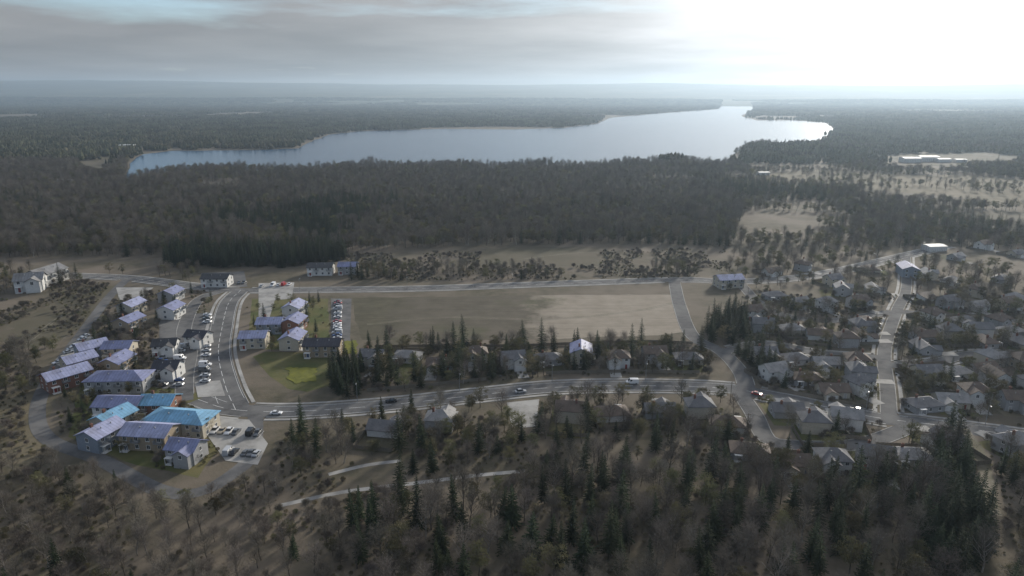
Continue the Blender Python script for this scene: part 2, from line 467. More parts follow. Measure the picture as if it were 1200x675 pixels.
# ------------------------------------------------------------------ roads
ROADS = {
    'main_road': ([(232, 468), (262, 478), (300, 482), (345, 482), (400, 479), (470, 473), (560, 463), (650, 454), (750, 452), (850, 455), (905, 464), (960, 475), (1025, 489), (1090, 497), (1160, 506), (1260, 520)], 5.0, 'main road'),
    'north_street': ([(276, 480), (264, 452), (256, 415), (260, 385), (268, 355), (282, 340)], 5.5, ''),
    'back_road': ([(60, 322), (150, 326), (225, 335), (282, 340), (400, 339.5), (500, 338), (600, 334.5), (700, 331), (800, 328), (870, 330), (960, 322), (1060, 300), (1110, 288)], 4.2, ''),
    'field_street': ([(790, 329), (797, 360), (812, 394), (845, 412), (868, 436), (876, 458)], 3.6, ''),
    'east_street': ([(1042, 493), (1040, 455), (1036, 420), (1040, 395), (1052, 362), (1062, 338), (1062, 300)], 2.8, ''),
    'inner_street': ([(845, 412), (900, 404), (960, 414), (1036, 420)], 3.2, ''),
    'upper_street': ([(866, 331), (900, 362), (965, 376), (1050, 366), (1130, 372), (1260, 382)], 3.2, ''),
    'south_street': ([(864, 456), (884, 486), (900, 515), (940, 522), (1010, 520), (1075, 497)], 3.4, ''),
    'far_east_street': ([(1037, 428), (1090, 426), (1150, 414), (1260, 420)], 3.2, ''),
    'right_lane': ([(1128, 502), (1146, 528), (1156, 560), (1160, 588), (1166, 604)], 2.0, ''),
    'perimeter_lane': ([(150, 326), (128, 348), (98, 388), (60, 440), (44, 480), (56, 514), (120, 540), (186, 574), (232, 577), (272, 556), (296, 530), (300, 482)], 2.8, ''),
    'courtyard_drive': ([(216, 470), (217, 440), (222, 412), (216, 385), (232, 352), (262, 340)], 3.4, ''),
}
LINES = {k: spline(GP(p), 3.0) for k, (p, w, l) in ROADS.items()}


def near_road(x, y, margin, skip=None):
    x = np.atleast_1d(np.asarray(x, float)); y = np.atleast_1d(np.asarray(y, float))
    r = np.zeros(x.shape, bool)
    for k, L in LINES.items():
        if k == skip: continue
        hw = ROADS[k][1] + margin
        lo, hi = L.min(0) - hw, L.max(0) + hw
        c = np.where((x > lo[0]) & (x < hi[0]) & (y > lo[1]) & (y < hi[1]) & ~r)[0]
        for q in range(0, len(c), 4000):
            cc = c[q:q + 4000]
            d2 = ((x[cc, None] - L[None, :, 0]) ** 2 + (y[cc, None] - L[None, :, 1]) ** 2).min(1)
            r[cc] |= d2 < hw * hw
    return r


def ribbon(mb, L, a, b, z, skipmask=None):
    Nn = normals2(L)
    A, B = L + Nn * a, L + Nn * b
    for i in range(len(L) - 1):
        if skipmask is not None and skipmask[i]: continue
        mb.quad([(*A[i + 1], z), (*A[i], z), (*B[i], z), (*B[i + 1], z)])


def raised(mb, L, a, b, z0, z1, skipmask):
    Nn = normals2(L)
    A, B = L + Nn * a, L + Nn * b
    for i in range(len(L) - 1):
        if skipmask[i] or skipmask[i + 1]: continue
        p = [A[i], B[i], B[i + 1], A[i + 1]]
        mb.quad([(*p[3], z1), (*p[2], z1), (*p[1], z1), (*p[0], z1)][::-1] if a < b else [(*q, z1) for q in p])
        for q in range(4):
            u, v = p[q], p[(q + 1) % 4]
            mb.quad([(*u, z0), (*v, z0), (*v, z1), (*u, z1)])


zr = 0.022
LANES = ('perimeter_lane', 'right_lane')
for k, (p, hw, _) in ROADS.items():
    L = LINES[k]
    zr += 0.004
    mb = MB(); ribbon(mb, L, -hw, hw, zr)
    nm = 'lane' if k in LANES else 'road'
    road = structure(nm, mb.mesh(k, MAT['gravel'] if k == 'right_lane' else MAT['asphalt']))
    if k in LANES: continue
    Nn = normals2(L)
    kb, pv = MB(), MB()
    for s in (-1, 1):
        mid = L + Nn * s * (hw + 0.9)
        mask = near_road(mid[:, 0], mid[:, 1], 0.3, skip=k)
        raised(kb, L, s * hw, s * (hw + 0.30), 0.0, 0.14, mask)
        if k in ('main_road', 'north_street', 'back_road', 'east_street', 'far_east_street', 'inner_street'):
            raised(pv, L, s * (hw + 1.2), s * (hw + 2.7), 0.0, 0.13, mask)
    structure('kerb', kb.mesh('kerb', MAT['concrete']))
    if pv.v: structure('pavement', pv.mesh('pavement', MAT['concrete']))
    if k in ('main_road', 'back_road', 'north_street'):
        mk = MB()
        for i in range(0, len(L) - 1):
            if i % 3 < 2:
                ribbon(mk, L[i:i + 2], -0.11, 0.11, zr + 0.012)
        for s in (-1, 1):
            mask = near_road(L[:, 0], L[:, 1], 0.5, skip=k)
            ribbon(mk, L, s * (hw - 0.5) - 0.08, s * (hw - 0.5) + 0.08, zr + 0.012, mask)
        structure('road_marking', mk.mesh('road_marking', MAT['paint']))

# gravel path glimpsed between the trees at the bottom, and the one by the pines
PATHS = [GP([(330, 592), (400, 577), (480, 567), (560, 557), (615, 552)]),
         GP([(385, 556), (430, 545), (470, 540)])]
for P in PATHS:
    L = spline(P, 3); mb = MB(); ribbon(mb, L, -1.0, 1.0, 0.016); structure('path', mb.mesh('path', MAT['concrete']))
for P in ([(430, 380), (520, 372), (640, 374), (740, 365), (802, 352)], [(-30, 430), (30, 402), (70, 372), (118, 350)], [(575, 310), (640, 300), (700, 296), (760, 306)], [(-40, 500), (10, 486), (48, 482)]):
    L = spline(GP(P), 4); mb = MB()
    ribbon(mb, L, -1.1, -0.55, 0.0225); ribbon(mb, L, 0.55, 1.1, 0.0225); structure('track', mb.mesh('track', MAT['gravel']))
PATHL = np.concatenate([spline(P, 3) for P in PATHS])

# paved lots, lawns
LOTS = [
    ('parking_lot', [(303, 332), (345, 331), (342, 350), (322, 352), (316, 372), (303, 374)], 'concrete'),
    ('parking_lot', [(388, 350), (412, 350), (410, 406), (388, 405)], 'asphalt'),
    ('parking_lot', [(186, 372), (250, 366), (248, 452), (190, 456)], 'asphalt'),
    ('parking_lot', [(236, 488), (292, 492), (314, 520), (302, 545), (264, 540), (244, 512)], 'concrete'),
    ('parking_lot', [(136, 337), (180, 337), (166, 350), (140, 352)], 'concrete'),
    ('parking_lot', [(62, 426), (98, 392), (112, 396), (78, 432)], 'concrete'),
    ('parking_lot', [(228, 448), (258, 446), (264, 464), (232, 466)], 'concrete'),
    ('parking_lot', [(236, 320), (286, 318), (290, 336), (236, 340)], 'asphalt'),
    ('parking_lot', [(594, 472), (632, 468), (628, 500), (600, 503)], 'concrete'),
]
zl = 0.080
LOTP = []
for nm, P, mt in LOTS:
    zl += 0.004
    Q = GP(P); LOTP.append(Q)
    sheet(nm, Q, MAT[mt], zl, 0.0)
GREEN = GP([(296, 418), (312, 412), (385, 414), (386, 452), (360, 459), (338, 456), (316, 441)])
sheet('lawn', GREEN, MAT['lawn'], 0.020, 0.3)
sheet('lawn', GP([(336, 431), (368, 431), (371, 447), (345, 450), (336, 444)]), MAT['bright_lawn'], 0.170, 0.7, 1.5)
sheet('lawn', GP([(400, 400), (418, 399), (418, 415), (402, 416)]), MAT['bright_lawn'], 0.174, 0.6, 1.5)
sheet('lawn', GP([(295, 350), (385, 350), (386, 408), (290, 410)]), MAT['lawn'], 0.0145, 0.3)
sheet('lawn', GP([(96, 440), (240, 462), (262, 520), (232, 560), (160, 545), (80, 512)]), MAT['lawn'], 0.0105, 0.5)

# ------------------------------------------------------------------ houses
WALLS = {'white': (0.66, 0.65, 0.62), 'cream': (0.50, 0.45, 0.36), 'grey': (0.36, 0.36, 0.36), 'tan': (0.36, 0.29, 0.21), 'brick': (0.25, 0.13, 0.095), 'blue grey': (0.26, 0.30, 0.35)}
ROOFS = {'grey': (0.16, 0.16, 0.165), 'brown': (0.135, 0.105, 0.085), 'charcoal': (0.07, 0.07, 0.074), 'pale grey': (0.27, 0.265, 0.26), 'red brown': (0.17, 0.085, 0.06),
         'slate blue': (0.26, 0.28, 0.44), 'pale blue': (0.39, 0.41, 0.58), 'bright blue': (0.22, 0.45, 0.64), 'white': (0.72, 0.72, 0.70), 'dark slate': (0.06, 0.06, 0.075)}

wmb = MB()
wmb.box(-0.62, -0.52, -0.06, 0.03, -0.75, 0.75, 0); wmb.box(0.52, 0.62, -0.06, 0.03, -0.75, 0.75, 0)
wmb.box(-0.52, 0.52, -0.06, 0.03, 0.65, 0.75, 0); wmb.box(-0.70, 0.70, -0.10, 0.03, -0.86, -0.752, 0); wmb.box(-0.52, 0.52, -0.06, 0.03, -0.75, -0.65, 0)
wmb.box(-0.03, 0.03, -0.045, 0.03, -0.65, 0.65, 0)
wmb.box(-0.52, -0.03, -0.02, 0.03, -0.65, 0.65, 1); wmb.box(0.03, 0.52, -0.02, 0.03, -0.65, 0.65, 1)
WINDOW = wmb.mesh('window', [MAT['trim'], MAT['glass']])
dmb = MB(); dmb.box(-0.5, 0.5, -0.05, 0.03, 0, 2.1, 0); dmb.box(-0.6, -0.5, -0.08, 0.03, 0, 2.2, 1); dmb.box(0.5, 0.6, -0.08, 0.03, 0, 2.2, 1); dmb.box(-0.5, 0.5, -0.08, 0.03, 2.1, 2.2, 1)
DOOR = dmb.mesh('door', [MAT['door'], MAT['trim']])
gmb = MB(); gmb.box(-2.4, 2.4, -0.03, 0.03, 0, 2.2, 0)
for q in range(4): gmb.box(-2.3, 2.3, -0.06, -0.03, 0.06 + q * 0.55, 0.52 + q * 0.55, 0)
gmb.box(-2.55, -2.4, -0.08, 0.03, 0, 2.35, 0); gmb.box(2.4, 2.55, -0.08, 0.03, 0, 2.35, 0); gmb.box(-2.4, 2.4, -0.08, 0.03, 2.2, 2.35, 0)
GARAGE = gmb.mesh('garage_door', [MAT['trim']])
cmb = MB(); cmb.box(-0.4, 0.4, -0.3, 0.3, -1.5, 1.1, 0); cmb.box(-0.48, 0.48, -0.38, 0.38, 1.1, 1.25, 0); cmb.box(-0.2, 0.2, -0.12, 0.12, 1.25, 1.55, 0)
CHIMNEY = cmb.mesh('chimney', [MAT['brick']])
pmb = MB(); pmb.box(-1.3, 1.3, -1.6, 0.0, 2.45, 2.62, 0); pmb.box(-1.2, -1.06, -1.5, -1.36, 0, 2.45, 0); pmb.box(1.06, 1.2, -1.5, -1.36, 0, 2.45, 0); pmb.box(-1.3, 1.3, -1.6, -0.09, -0.1, 0.14, 0)
PORCH = pmb.mesh('porch', [MAT['trim']])
vmb = MB(); vmb.tube([(0, 0, -0.3), (0, 0, 0.55)], [0.13, 0.13], 7); vmb.tube([(0, 0, 0.55), (0, 0, 0.72)], [0.24, 0.10], 7)
bmb = MB(); bmb.box(-1.3, 1.3, -1.2, 0, -1.05, -0.92, 0)
for q in range(14): bmb.box(-1.28 + q * 0.195, -1.25 + q * 0.195, -1.18, -1.15, -0.92, 0.0, 0)
bmb.box(-1.3, 1.3, -1.2, -1.13, 0.0, 0.06, 0)
for q in (-1, 1): bmb.box(q * 1.27 - 0.03, q * 1.27 + 0.03, -1.13, 0, -0.92, 0.06, 0)
BALCONY = bmb.mesh('balcony', [MAT['steel']])
VENT = vmb.mesh('roof_vent', [MAT['steel']])


def gable_roof(mb, w, d, h, pitch, oh=0.5, th=0.22, cx=0, cy=0, axis='x'):
    """two slabs; ridge along axis"""
    def tr(x, y, z):
        return (cx + x, cy + y, z) if axis == 'x' else (cx + y, cy - x, z)
    W, D = (w, d)
    tp = math.tan(pitch)
    rz = h + D / 2 * tp
    for s in (-1, 1):
        e = s * (D / 2 + oh); ez = h - oh * tp
        x0, x1 = -W / 2 - oh, W / 2 + oh
        P = [(x0, 0, rz), (x1, 0, rz), (x1, e, ez), (x0, e, ez)]
        T = [(x, y, z + th) for x, y, z in P]
        if s == 1: P, T = P[::-1], T[::-1]
        # orientation: top faces up
        mb.quad([tr(*q) for q in T[::-1]]); mb.quad([tr(*q) for q in P])
        for a in range(4):
            b = (a + 1) % 4
            mb.quad([tr(*P[a]), tr(*P[b]), tr(*T[b]), tr(*T[a])])
    return rz


def hip_roof(mb, w, d, h, pitch, oh=0.5, th=0.22):
    tp = math.tan(pitch)
    X, Y = w / 2 + oh, d / 2 + oh
    ez = h - oh * tp + th
    rz = ez + Y * tp
    r = max(0.3, X - Y)
    A, B, C, D = (-X, -Y, ez), (X, -Y, ez), (X, Y, ez), (-X, Y, ez)
    E, F = (-r, 0, rz), (r, 0, rz)
    mb.quad([A, B, F, E]); mb.quad([C, D, E, F]); mb.quad([B, C, F]); mb.quad([D, A, E])
    lo = [(x, y, ez - th) for x, y, _ in (A, B, C, D)]
    top = (A, B, C, D)
    for a in range(4):
        b = (a + 1) % 4
        mb.quad([lo[a], lo[b], top[b], top[a]])
    mb.quad(lo[::-1])
    return rz - th


def house_proto(w, d, h, pitch, roof, wing, metal=False, ww=6.0, wd=4.0, wside=1):
    wall = MB(); rf = MB()
    wall.box(-w / 2, w / 2, -d / 2, d / 2, -0.3, h)
    tp = math.tan(pitch)
    if roof == 'gable':
        rz = gable_roof(rf, w, d, h, pitch)
        for s in (-1, 1):
            x = s * (w / 2 - 0.001)
            P = [(x, -d / 2, h), (x, d / 2, h), (x, 0, h + d / 2 * tp - 0.02)]
            wall.quad(P if s > 0 else P[::-1])
    else:
        rz = hip_roof(rf, w, d, h, pitch)
    if wing:
        cx = wside * (w / 2 - ww / 2 - 0.4); hw_ = h - 0.25
        y0 = -d / 2 - wd
        wall.box(cx - ww / 2, cx + ww / 2, y0, -d / 2 + 0.5, -0.3, hw_)
        # gable roof, ridge along y, running back into the main roof
        L = wd + d * 0.42
        wrz = hw_ + ww / 2 * tp
        oh, th = 0.4, 0.2
        ya, yb = y0 - oh, y0 + L
        for s in (-1, 1):
            e = cx + s * (ww / 2 + oh); ez = hw_ - oh * tp
            P = [(cx, ya, wrz), (cx, yb, wrz), (e, yb, ez), (e, ya, ez)]
            T = [(a, b, c + th) for a, b, c in P]
            rf.quad(T if s < 0 else T[::-1]); rf.quad(P[::-1] if s < 0 else P)
            for a in range(4):
                b = (a + 1) % 4; rf.quad([P[a], P[b], T[b], T[a]])
        wall.quad([(cx - ww / 2, y0 + 0.001, hw_), (cx + ww / 2, y0 + 0.001, hw_), (cx, y0 + 0.001, wrz - 0.02)])
    pr = dict(w=w, d=d, h=h, rz=rz, wing=wing, ww=ww, wd=wd, ws=wside, roof=roof, tp=tp,
              wall=wall.mesh('house_wall', MAT['wall']), roofm=rf.mesh('house_roof', MAT['metal_roof' if metal else 'shingle']))
    # windows: (x, y, z, rot)
    win = []
    storeys = 2 if h > 4.5 else 1
    for s in range(storeys):
        z = 1.55 + 2.8 * s
        n = max(2, int(w / 3.2))
        for i in range(n):
            x = -w / 2 + (i + 0.5) * w / n
            hid = wing and abs(x - wside * (w / 2 - ww / 2 - 0.4)) < ww / 2 + 0.7
            isdoor = (s == 0 and i == (0 if wside > 0 else n - 1))
            if not hid and not isdoor: win.append((x, -d / 2, z, 0))
        for i in range(max(1, int(d / 4.5))):
            y = -d / 2 + (i + 0.5) * d / max(1, int(d / 4.5))
            win.append((w / 2, y, z, R(90))); win.append((-w / 2, y, z, R(-90)))
    if wing and storeys == 2: win.append((wside * (w / 2 - ww / 2 - 0.4), -d / 2 - wd, 1.55 + 2.7, 0))
    pr['win'] = win
    n = max(2, int(w / 3.2))
    pr['door'] = (-wside * (w / 2 - 0.5 * w / n), -d / 2)
    return pr


PROTO = [
    house_proto(10.5, 7.5, 5.2, R(32), 'gable', True, ww=5.3, wd=2.8),
    house_proto(10.0, 7.8, 5.2, R(32), 'hip', True, wside=-1, ww=5.2, wd=2.6),
    house_proto(12.0, 8.0, 2.9, R(28), 'hip', True, ww=5.6, wd=3.0),
    house_proto(11.5, 7.6, 2.9, R(30), 'gable', True, wside=-1, ww=5.4, wd=2.8),
    house_proto(9.0, 7.8, 5.2, R(36), 'gable', False),
    house_proto(12.5, 8.2, 2.9, R(26), 'hip', False),
    house_proto(9.4, 8.6, 5.3, R(38), 'gable', True, ww=5.2, wd=2.0),
]
HOUSE_POS = []   # x, y, radius: kept clear of trees


def house(x, y, rz, pr, wall, roof, label, cat='house', group=None, name='house', garage=True, chimney=True, z=0.0):
    t = bpy.data.objects.new(name, None); COL.objects.link(t)
    t.location = (x, y, z); t.rotation_euler = (0, 0, rz)
    tag(t, label, cat, group)
    add('wall', pr['wall'], t, color=WALLS[wall])
    rf = add('roof', pr['roofm'], t, color=ROOFS[roof])
    for (a, b, c, r) in pr['win']:
        add('window', WINDOW, t, (a, b, c), r)
    dx, dy = pr['door']
    add('door', DOOR, t, (dx, dy, 0), 0, color=random.choice([(0.3, 0.05, 0.04), (0.05, 0.08, 0.15), (0.5, 0.48, 0.45), (0.1, 0.07, 0.05)]))
    if pr['wing'] and garage:
        add('garage_door', GARAGE, t, (pr['ws'] * (pr['w'] / 2 - pr['ww'] / 2 - 0.4), -pr['d'] / 2 - pr['wd'] - 0.003, 0), 0, (0.86, 1, 1))
    if not pr['wing'] or not garage:
        add('porch', PORCH, t, (dx, dy, 0))
    for q in range(2):
        add('roof_vent', VENT, rf, ((q - 0.4) * pr['w'] * 0.33, -pr['d'] * 0.20, pr['rz'] - pr['d'] * 0.20 * pr['tp'] + 0.1))
    if chimney:
        add('chimney', CHIMNEY, rf, (-pr['ws'] * pr['w'] * 0.22, pr['d'] * 0.10, pr['rz'] - 0.2))
    if name == 'terrace_block':
        for k_, (a, b, c, r) in enumerate(pr['win']):
            if r == 0 and c > 3 and k_ % 2 == 0: add('balcony', BALCONY, t, (a, b, c))
        t.scale = (1.12, 1.12, 1.06)
    HOUSE_POS.append((x, y, (pr['w'] + pr['d']) / 4 + 0.8))
    return t


DRIVE_Z = [0.120]


def driveway(x, y, rz, pr, length):
    cx = pr['ws'] * (pr['w'] / 2 - pr['ww'] / 2 - 0.4)
    y0 = -pr['d'] / 2 - (pr['wd'] if pr['wing'] else 0)
    c, s = math.cos(rz), math.sin(rz)
    P = [(cx - 2.5, y0), (cx - 2.5, y0 - length), (cx + 2.5, y0 - length), (cx + 2.5, y0)]
    DRIVE_Z[0] += 0.0005
    sheet('driveway', [(x + a * c - b * s, y + a * s + b * c) for a, b in P], MAT['concrete'], 0.125 + (DRIVE_Z[0] - 0.12))


# rows of detached houses: (where, where-group, facing, [(px, py)...])
ROWS = [
    ('between pale field and main road', 'houses between the field and the main road', 0,
     [(437, 427), (478, 422), (516, 431), (558, 423), (601, 429), (643, 425), (684, 418), (724, 428), (766, 423), (806, 424)]),
    ('just below the main road', 'houses below the main road', 180,
     [(452, 507), (516, 502), (668, 491), (716, 489), (772, 486), (822, 487)]),
    ('behind the road right of the junction', 'houses behind the right-hand road', 8,
     [(912, 446), (948, 452), (986, 460), (1012, 463)]),
    ('on the inner street, far side', 'houses on the inner street', 175,
     [(893, 388), (928, 390), (962, 397), (996, 403)]),
    ('on the inner street, near side', 'houses on the inner street', 0,
     [(896, 424), (930, 425), (965, 430), (1003, 432)]),
    ('on the upper street right of the field', 'houses on the upper street', 20,
     [(880, 372), (905, 350), (935, 358), (968, 362), (1004, 360)]),
    ('beside the street climbing away at the right', 'houses beside the climbing street', 80,
     [(1022, 342), (1026, 386), (1016, 318), (1088, 352), (1086, 328)]),
    ('on the far-right street, back row', 'houses on the far-right street', 180,
     [(1082, 398), (1112, 396), (1146, 394), (1182, 392), (1214, 392)]),
    ('on the lane along the hazy right edge', 'houses along the hazy right edge', 10,
     [(1080, 368), (1110, 360), (1144, 362), (1178, 362), (1208, 360), (1128, 380), (1165, 380)]),
    ('in the gardens behind the far-right street', 'houses in the far-right gardens', 95,
     [(1100, 420), (1136, 418), (1172, 412), (1206, 412), (1170, 452), (1206, 458)]),
    ('beside the climbing street, left side', 'houses beside the climbing street', 85,
     [(1016, 375), (1018, 402), (1020, 446), (985, 345)]),
    ('on the far-right street, middle row', 'houses on the far-right street', 5,
     [(1084, 446), (1118, 441), (1152, 433), (1190, 430), (1222, 436)]),
    ('just above the road, right edge', 'houses above the road at the right edge', 0,
     [(1078, 476), (1112, 474), (1150, 472), (1188, 478), (1222, 484)]),
    ('below the road, right edge', 'houses below the road at the right edge', 185,
     [(1116, 524), (1192, 534), (1222, 546)]),
    ('on the loop street below the junction', 'houses on the loop street', 170,
     [(920, 494), (954, 499), (990, 507), (858, 500)]),
    ('on the near side of the loop street', 'houses on the loop street', 350,
     [(878, 534), (928, 548), (972, 549), (1024, 545), (1066, 540)]),
    ('in the hazy trees, upper right', 'houses in the hazy trees', 30,
     [(940, 316), (975, 334), (1112, 332), (1140, 346), (1172, 330), (1120, 304), (1194, 358), (905, 322), (1150, 292), (1190, 300)]),
]
roofpick = ['grey', 'brown', 'charcoal', 'pale grey', 'grey', 'red brown', 'brown', 'pale grey']
wallpick = ['cream', 'white', 'grey', 'tan', 'brick', 'white', 'blue grey', 'cream']
ymb = MB()
for q in range(36): ymb.box(-7.1 + q * 0.394, -7.1 + q * 0.394 + 0.37, -0.012, 0.012, 0.05, 1.6 + 0.05 * math.sin(q * 2.3))
for q in range(7): ymb.box(-7.1 + q * 2.33, -7.1 + q * 2.33 + 0.12, 0.013, 0.13, 0, 1.68)
YARD = ymb.mesh('garden_fence', MAT['timber'])
hi = 0
# keep the houses off the roads and off each other
hpos = np.array([G(px, py) for row in ROWS for (px, py) in sorted(row[3])])
for it in range(60):
    for k in range(len(hpos)):
        for L_k, (_, hw_k, _2) in ((LINES[q], ROADS[q]) for q in ROADS):
            dv = hpos[k] - L_k; dd = np.hypot(dv[:, 0], dv[:, 1]); m_ = int(dd.argmin())
            need = hw_k + 9.0
            if dd[m_] < need: hpos[k] += dv[m_] / (dd[m_] + 1e-6) * (need - dd[m_]) * 0.5
        dv = hpos[k] - hpos; dd = np.hypot(dv[:, 0], dv[:, 1]); dd[k] = 1e9
        for m_ in np.where(dd < 13.5)[0]:
            hpos[k] += dv[m_] / (dd[m_] + 1e-6) * (13.5 - dd[m_]) * 0.3
for where, grp, face, pts in ROWS:
    pts = sorted(pts)
    for i, (px, py) in enumerate(pts):
        x, y = hpos[hi]
        rz = R(face + random.uniform(-12, 12))
        pr = PROTO[(hi * 5 + hi // 4) % len(PROTO)]
        rc, wc = roofpick[(hi * 3 + hi // 5) % 8], wallpick[(hi * 5 + hi // 3) % 8]
        st = 'two-storey' if pr['h'] > 4.5 else 'low'
        house(x, y, rz, pr, wc, rc, '%s-roofed %s house, %s from left %s' % (rc, wc, ORD[i], where), group=grp, chimney=(hi % 3 != 1))
        if pr['wing']: driveway(x, y, rz, pr, 8.0)
        c_, s_ = math.cos(rz), math.sin(rz)
        ya, yb = random.uniform(8, 13), random.uniform(9, 15)
        sheet('lawn', [(x + a * c_ - b * s_, y + a * s_ + b * c_) for a, b in ((-7.5, -ya), (7.5, -ya), (7.5, yb), (-7.5, yb))], MAT[random.choice(['lawn', 'lawn', 'field', 'meadow', 'dark_field'])], 0.0015 + 0.00012 * hi, 0.15)
        if hi % 3 != 2:
            t = bpy.data.objects.new('fence', None); COL.objects.link(t); t.location = (x, y, 0); t.rotation_euler = (0, 0, rz)
            tag(t, 'timber garden fence behind house %s from left %s' % (ORD[i], where), 'fence', 'back garden fences')
            add('panel', YARD, t, (0, yb - 1, 0)); add('panel', YARD, t, (-7.2, yb - 8.2, 0), R(90)); add('panel', YARD, t, (7.2, yb - 8.2, 0), R(90))
        hi += 1

# terrace blocks of the estate at the left
BL = [
    house_proto(11.0, 8.6, 5.4, R(25), 'gable', False, True),
    house_proto(15.0, 9.2, 5.4, R(24), 'gable', False, True),
    house_proto(21.0, 10.0, 5.6, R(22), 'hip', False, True),
    house_proto(10.5, 8.0, 5.2, R(30), 'gable', True, True, ww=5.4, wd=2.6),
]
BLOCKS = [
    # px, py at eaves, proto, yaw, wall, roof, label
    (154, 356, 0, 80, 'white', 'pale blue', 'pale blue-roofed block beside the light lot at the top of the left estate'),
    (151, 374, 0, 78, 'cream', 'slate blue', 'slate-roofed block below the pale blue one near the top of the left estate'),
    (200, 342, 0, 86, 'white', 'slate blue', 'farther of two slate-roofed blocks left of the courtyard, by the back road'),
    (200, 360, 0, 86, 'grey', 'slate blue', 'nearer of two slate-roofed blocks left of the courtyard'),
    (77, 437, 1, 52, 'white', 'pale blue', 'pale blue-roofed block at the lower left end of the diagonal row'),
    (92, 420, 0, 52, 'white', 'pale blue', 'middle block of the pale blue diagonal row'),
    (107, 405, 0, 48, 'cream', 'pale blue', 'top block of the pale blue diagonal row'),
    (140, 405, 0, 5, 'grey', 'slate blue', 'slate-roofed block right of the diagonal row top'),
    (137, 421, 0, 85, 'cream', 'slate blue', 'end-on slate-roofed block in the middle of the left estate'),
    (140, 441, 2, 3, 'grey', 'slate blue', 'long slate-roofed block with shaded front across the left estate'),
    (142, 471, 1, 358, 'white', 'slate blue', 'long slate-roofed block at the back of the lower left courtyard'),
    (187, 469, 0, 0, 'white', 'bright blue', 'blue-roofed block at the back right of the lower left courtyard'),
    (133, 487, 0, 70, 'cream', 'bright blue', 'blue-roofed block on the left side of the lower courtyard'),
    (119, 504, 0, 72, 'white', 'pale blue', 'pale roofed block at the lower left corner of the courtyard'),
    (212, 488, 2, 352, 'white', 'bright blue', 'longest bright blue-roofed building beside the pale parking lot'),
    (176, 504, 1, 354, 'grey', 'pale blue', 'pale roofed block in front of the bright blue building'),
    (218, 521, 3, 350, 'cream', 'slate blue', 'small slate-roofed block nearest the perimeter lane'),
    (345, 358, 0, 85, 'white', 'pale blue', 'farthest of three blocks in a line on the green estate'),
    (344, 375, 0, 85, 'white', 'slate blue', 'middle of three blocks in a line on the green estate'),
    (343, 394, 0, 88, 'cream', 'slate blue', 'nearest of three blocks in a line on the green estate'),
    (317, 377, 0, 3, 'white', 'pale blue', 'slate-roofed block left of the three in a line'),
    (298, 393, 0, 5, 'white', 'pale blue', 'lone pale blue-roofed block beside the wide street'),
    (379, 402, 1, 0, 'grey', 'dark slate', 'dark-roofed block left of the pale car park strip'),
    (408, 311, 0, 0, 'grey', 'slate blue', 'slate-roofed block at the dark tree line above the back road'),
    (376, 312, 1, 2, 'white', 'charcoal', 'charcoal-roofed white block at the dark tree line'),
    (254, 325, 1, 0, 'white', 'charcoal', 'white building with dark roof beyond the estate crossroads'),
    (854, 326, 1, 10, 'white', 'pale blue', 'pale blue-roofed building by the road right of the field'),
    (1064, 313, 1, 75, 'grey', 'slate blue', 'slate-roofed building among hazy trees at the right'),
    (194, 402, 3, 10, 'white', 'charcoal', 'small dark-roofed white house at the left of the car-filled courtyard'),
    (232, 392, 3, 350, 'white', 'dark slate', 'small dark-roofed white house at the right of the car-filled courtyard'),
    (197, 428, 3, 0, 'white', 'dark slate', 'small dark-roofed white house at the near end of the courtyard'),
    (36, 330, 3, 20, 'white', 'pale grey', 'white farmhouse standing alone at the left edge'),
    (54, 322, 1, 80, 'white', 'pale grey', 'long white barn beside the white farmhouse'),
    (681, 409, 0, 85, 'white', 'slate blue', 'slate-roofed building between the pale field and the houses'),
]
for bk, (px, py, bi, yaw, wc, rc, lab) in enumerate(BLOCKS):
    if 'white' not in lab: wc = ('cream', 'tan', 'grey', 'white', 'brick', 'cream', 'blue grey')[bk % 7]
    pr = BL[bi]
    x, y = G(px, py, pr['h'])
    o = house(x, y, R(yaw), pr, wc, rc, lab, 'building', 'blocks of the left estate' if px < 300 and py > 335 else None, 'terrace_block' if bi < 3 else 'house', garage=False, chimney=(bi in (0, 1) and px % 2 == 1))
    if px < 60: o.scale = (1.45, 1.45, 1.45)

# large white sheds in the haze at the right, small ones by the left shore
SHED = house_proto(34.0, 22.0, 8.5, R(9), 'gable', False, True)
for i, (px, py, sc, lab) in enumerate([
        (1066, 190, 0.9, 'long white shed at the left of the far row beyond the woods'),
        (1086, 189, 1.0, 'widest white shed in the middle of the far row beyond the woods'),
        (1104, 190, 0.7, 'white shed third along the far row beyond the woods'),
        (1124, 190, 0.6, 'small white shed at the right end of the far row'),
        (150, 174, 0.9, 'white shed on the far shore of the blue lake'),
        (76, 214, 0.5, 'white shed among woods left of the blue lake'),
        (1094, 293, 0.45, 'pale shed in a clearing at the upper right'),
        (894, 205, 0.5, 'pale shed beside the meadow right of the bright lake')]):
    x, y = G(px, py)
    o = house(x, y, R(random.uniform(-10, 10)), SHED, 'white', 'white', lab, 'shed', 'far white sheds', 'shed', chimney=False)
    o.scale = (sc, sc, sc)
    HOUSE_POS[-1] = (x, y - 12 * sc, 26 * sc)

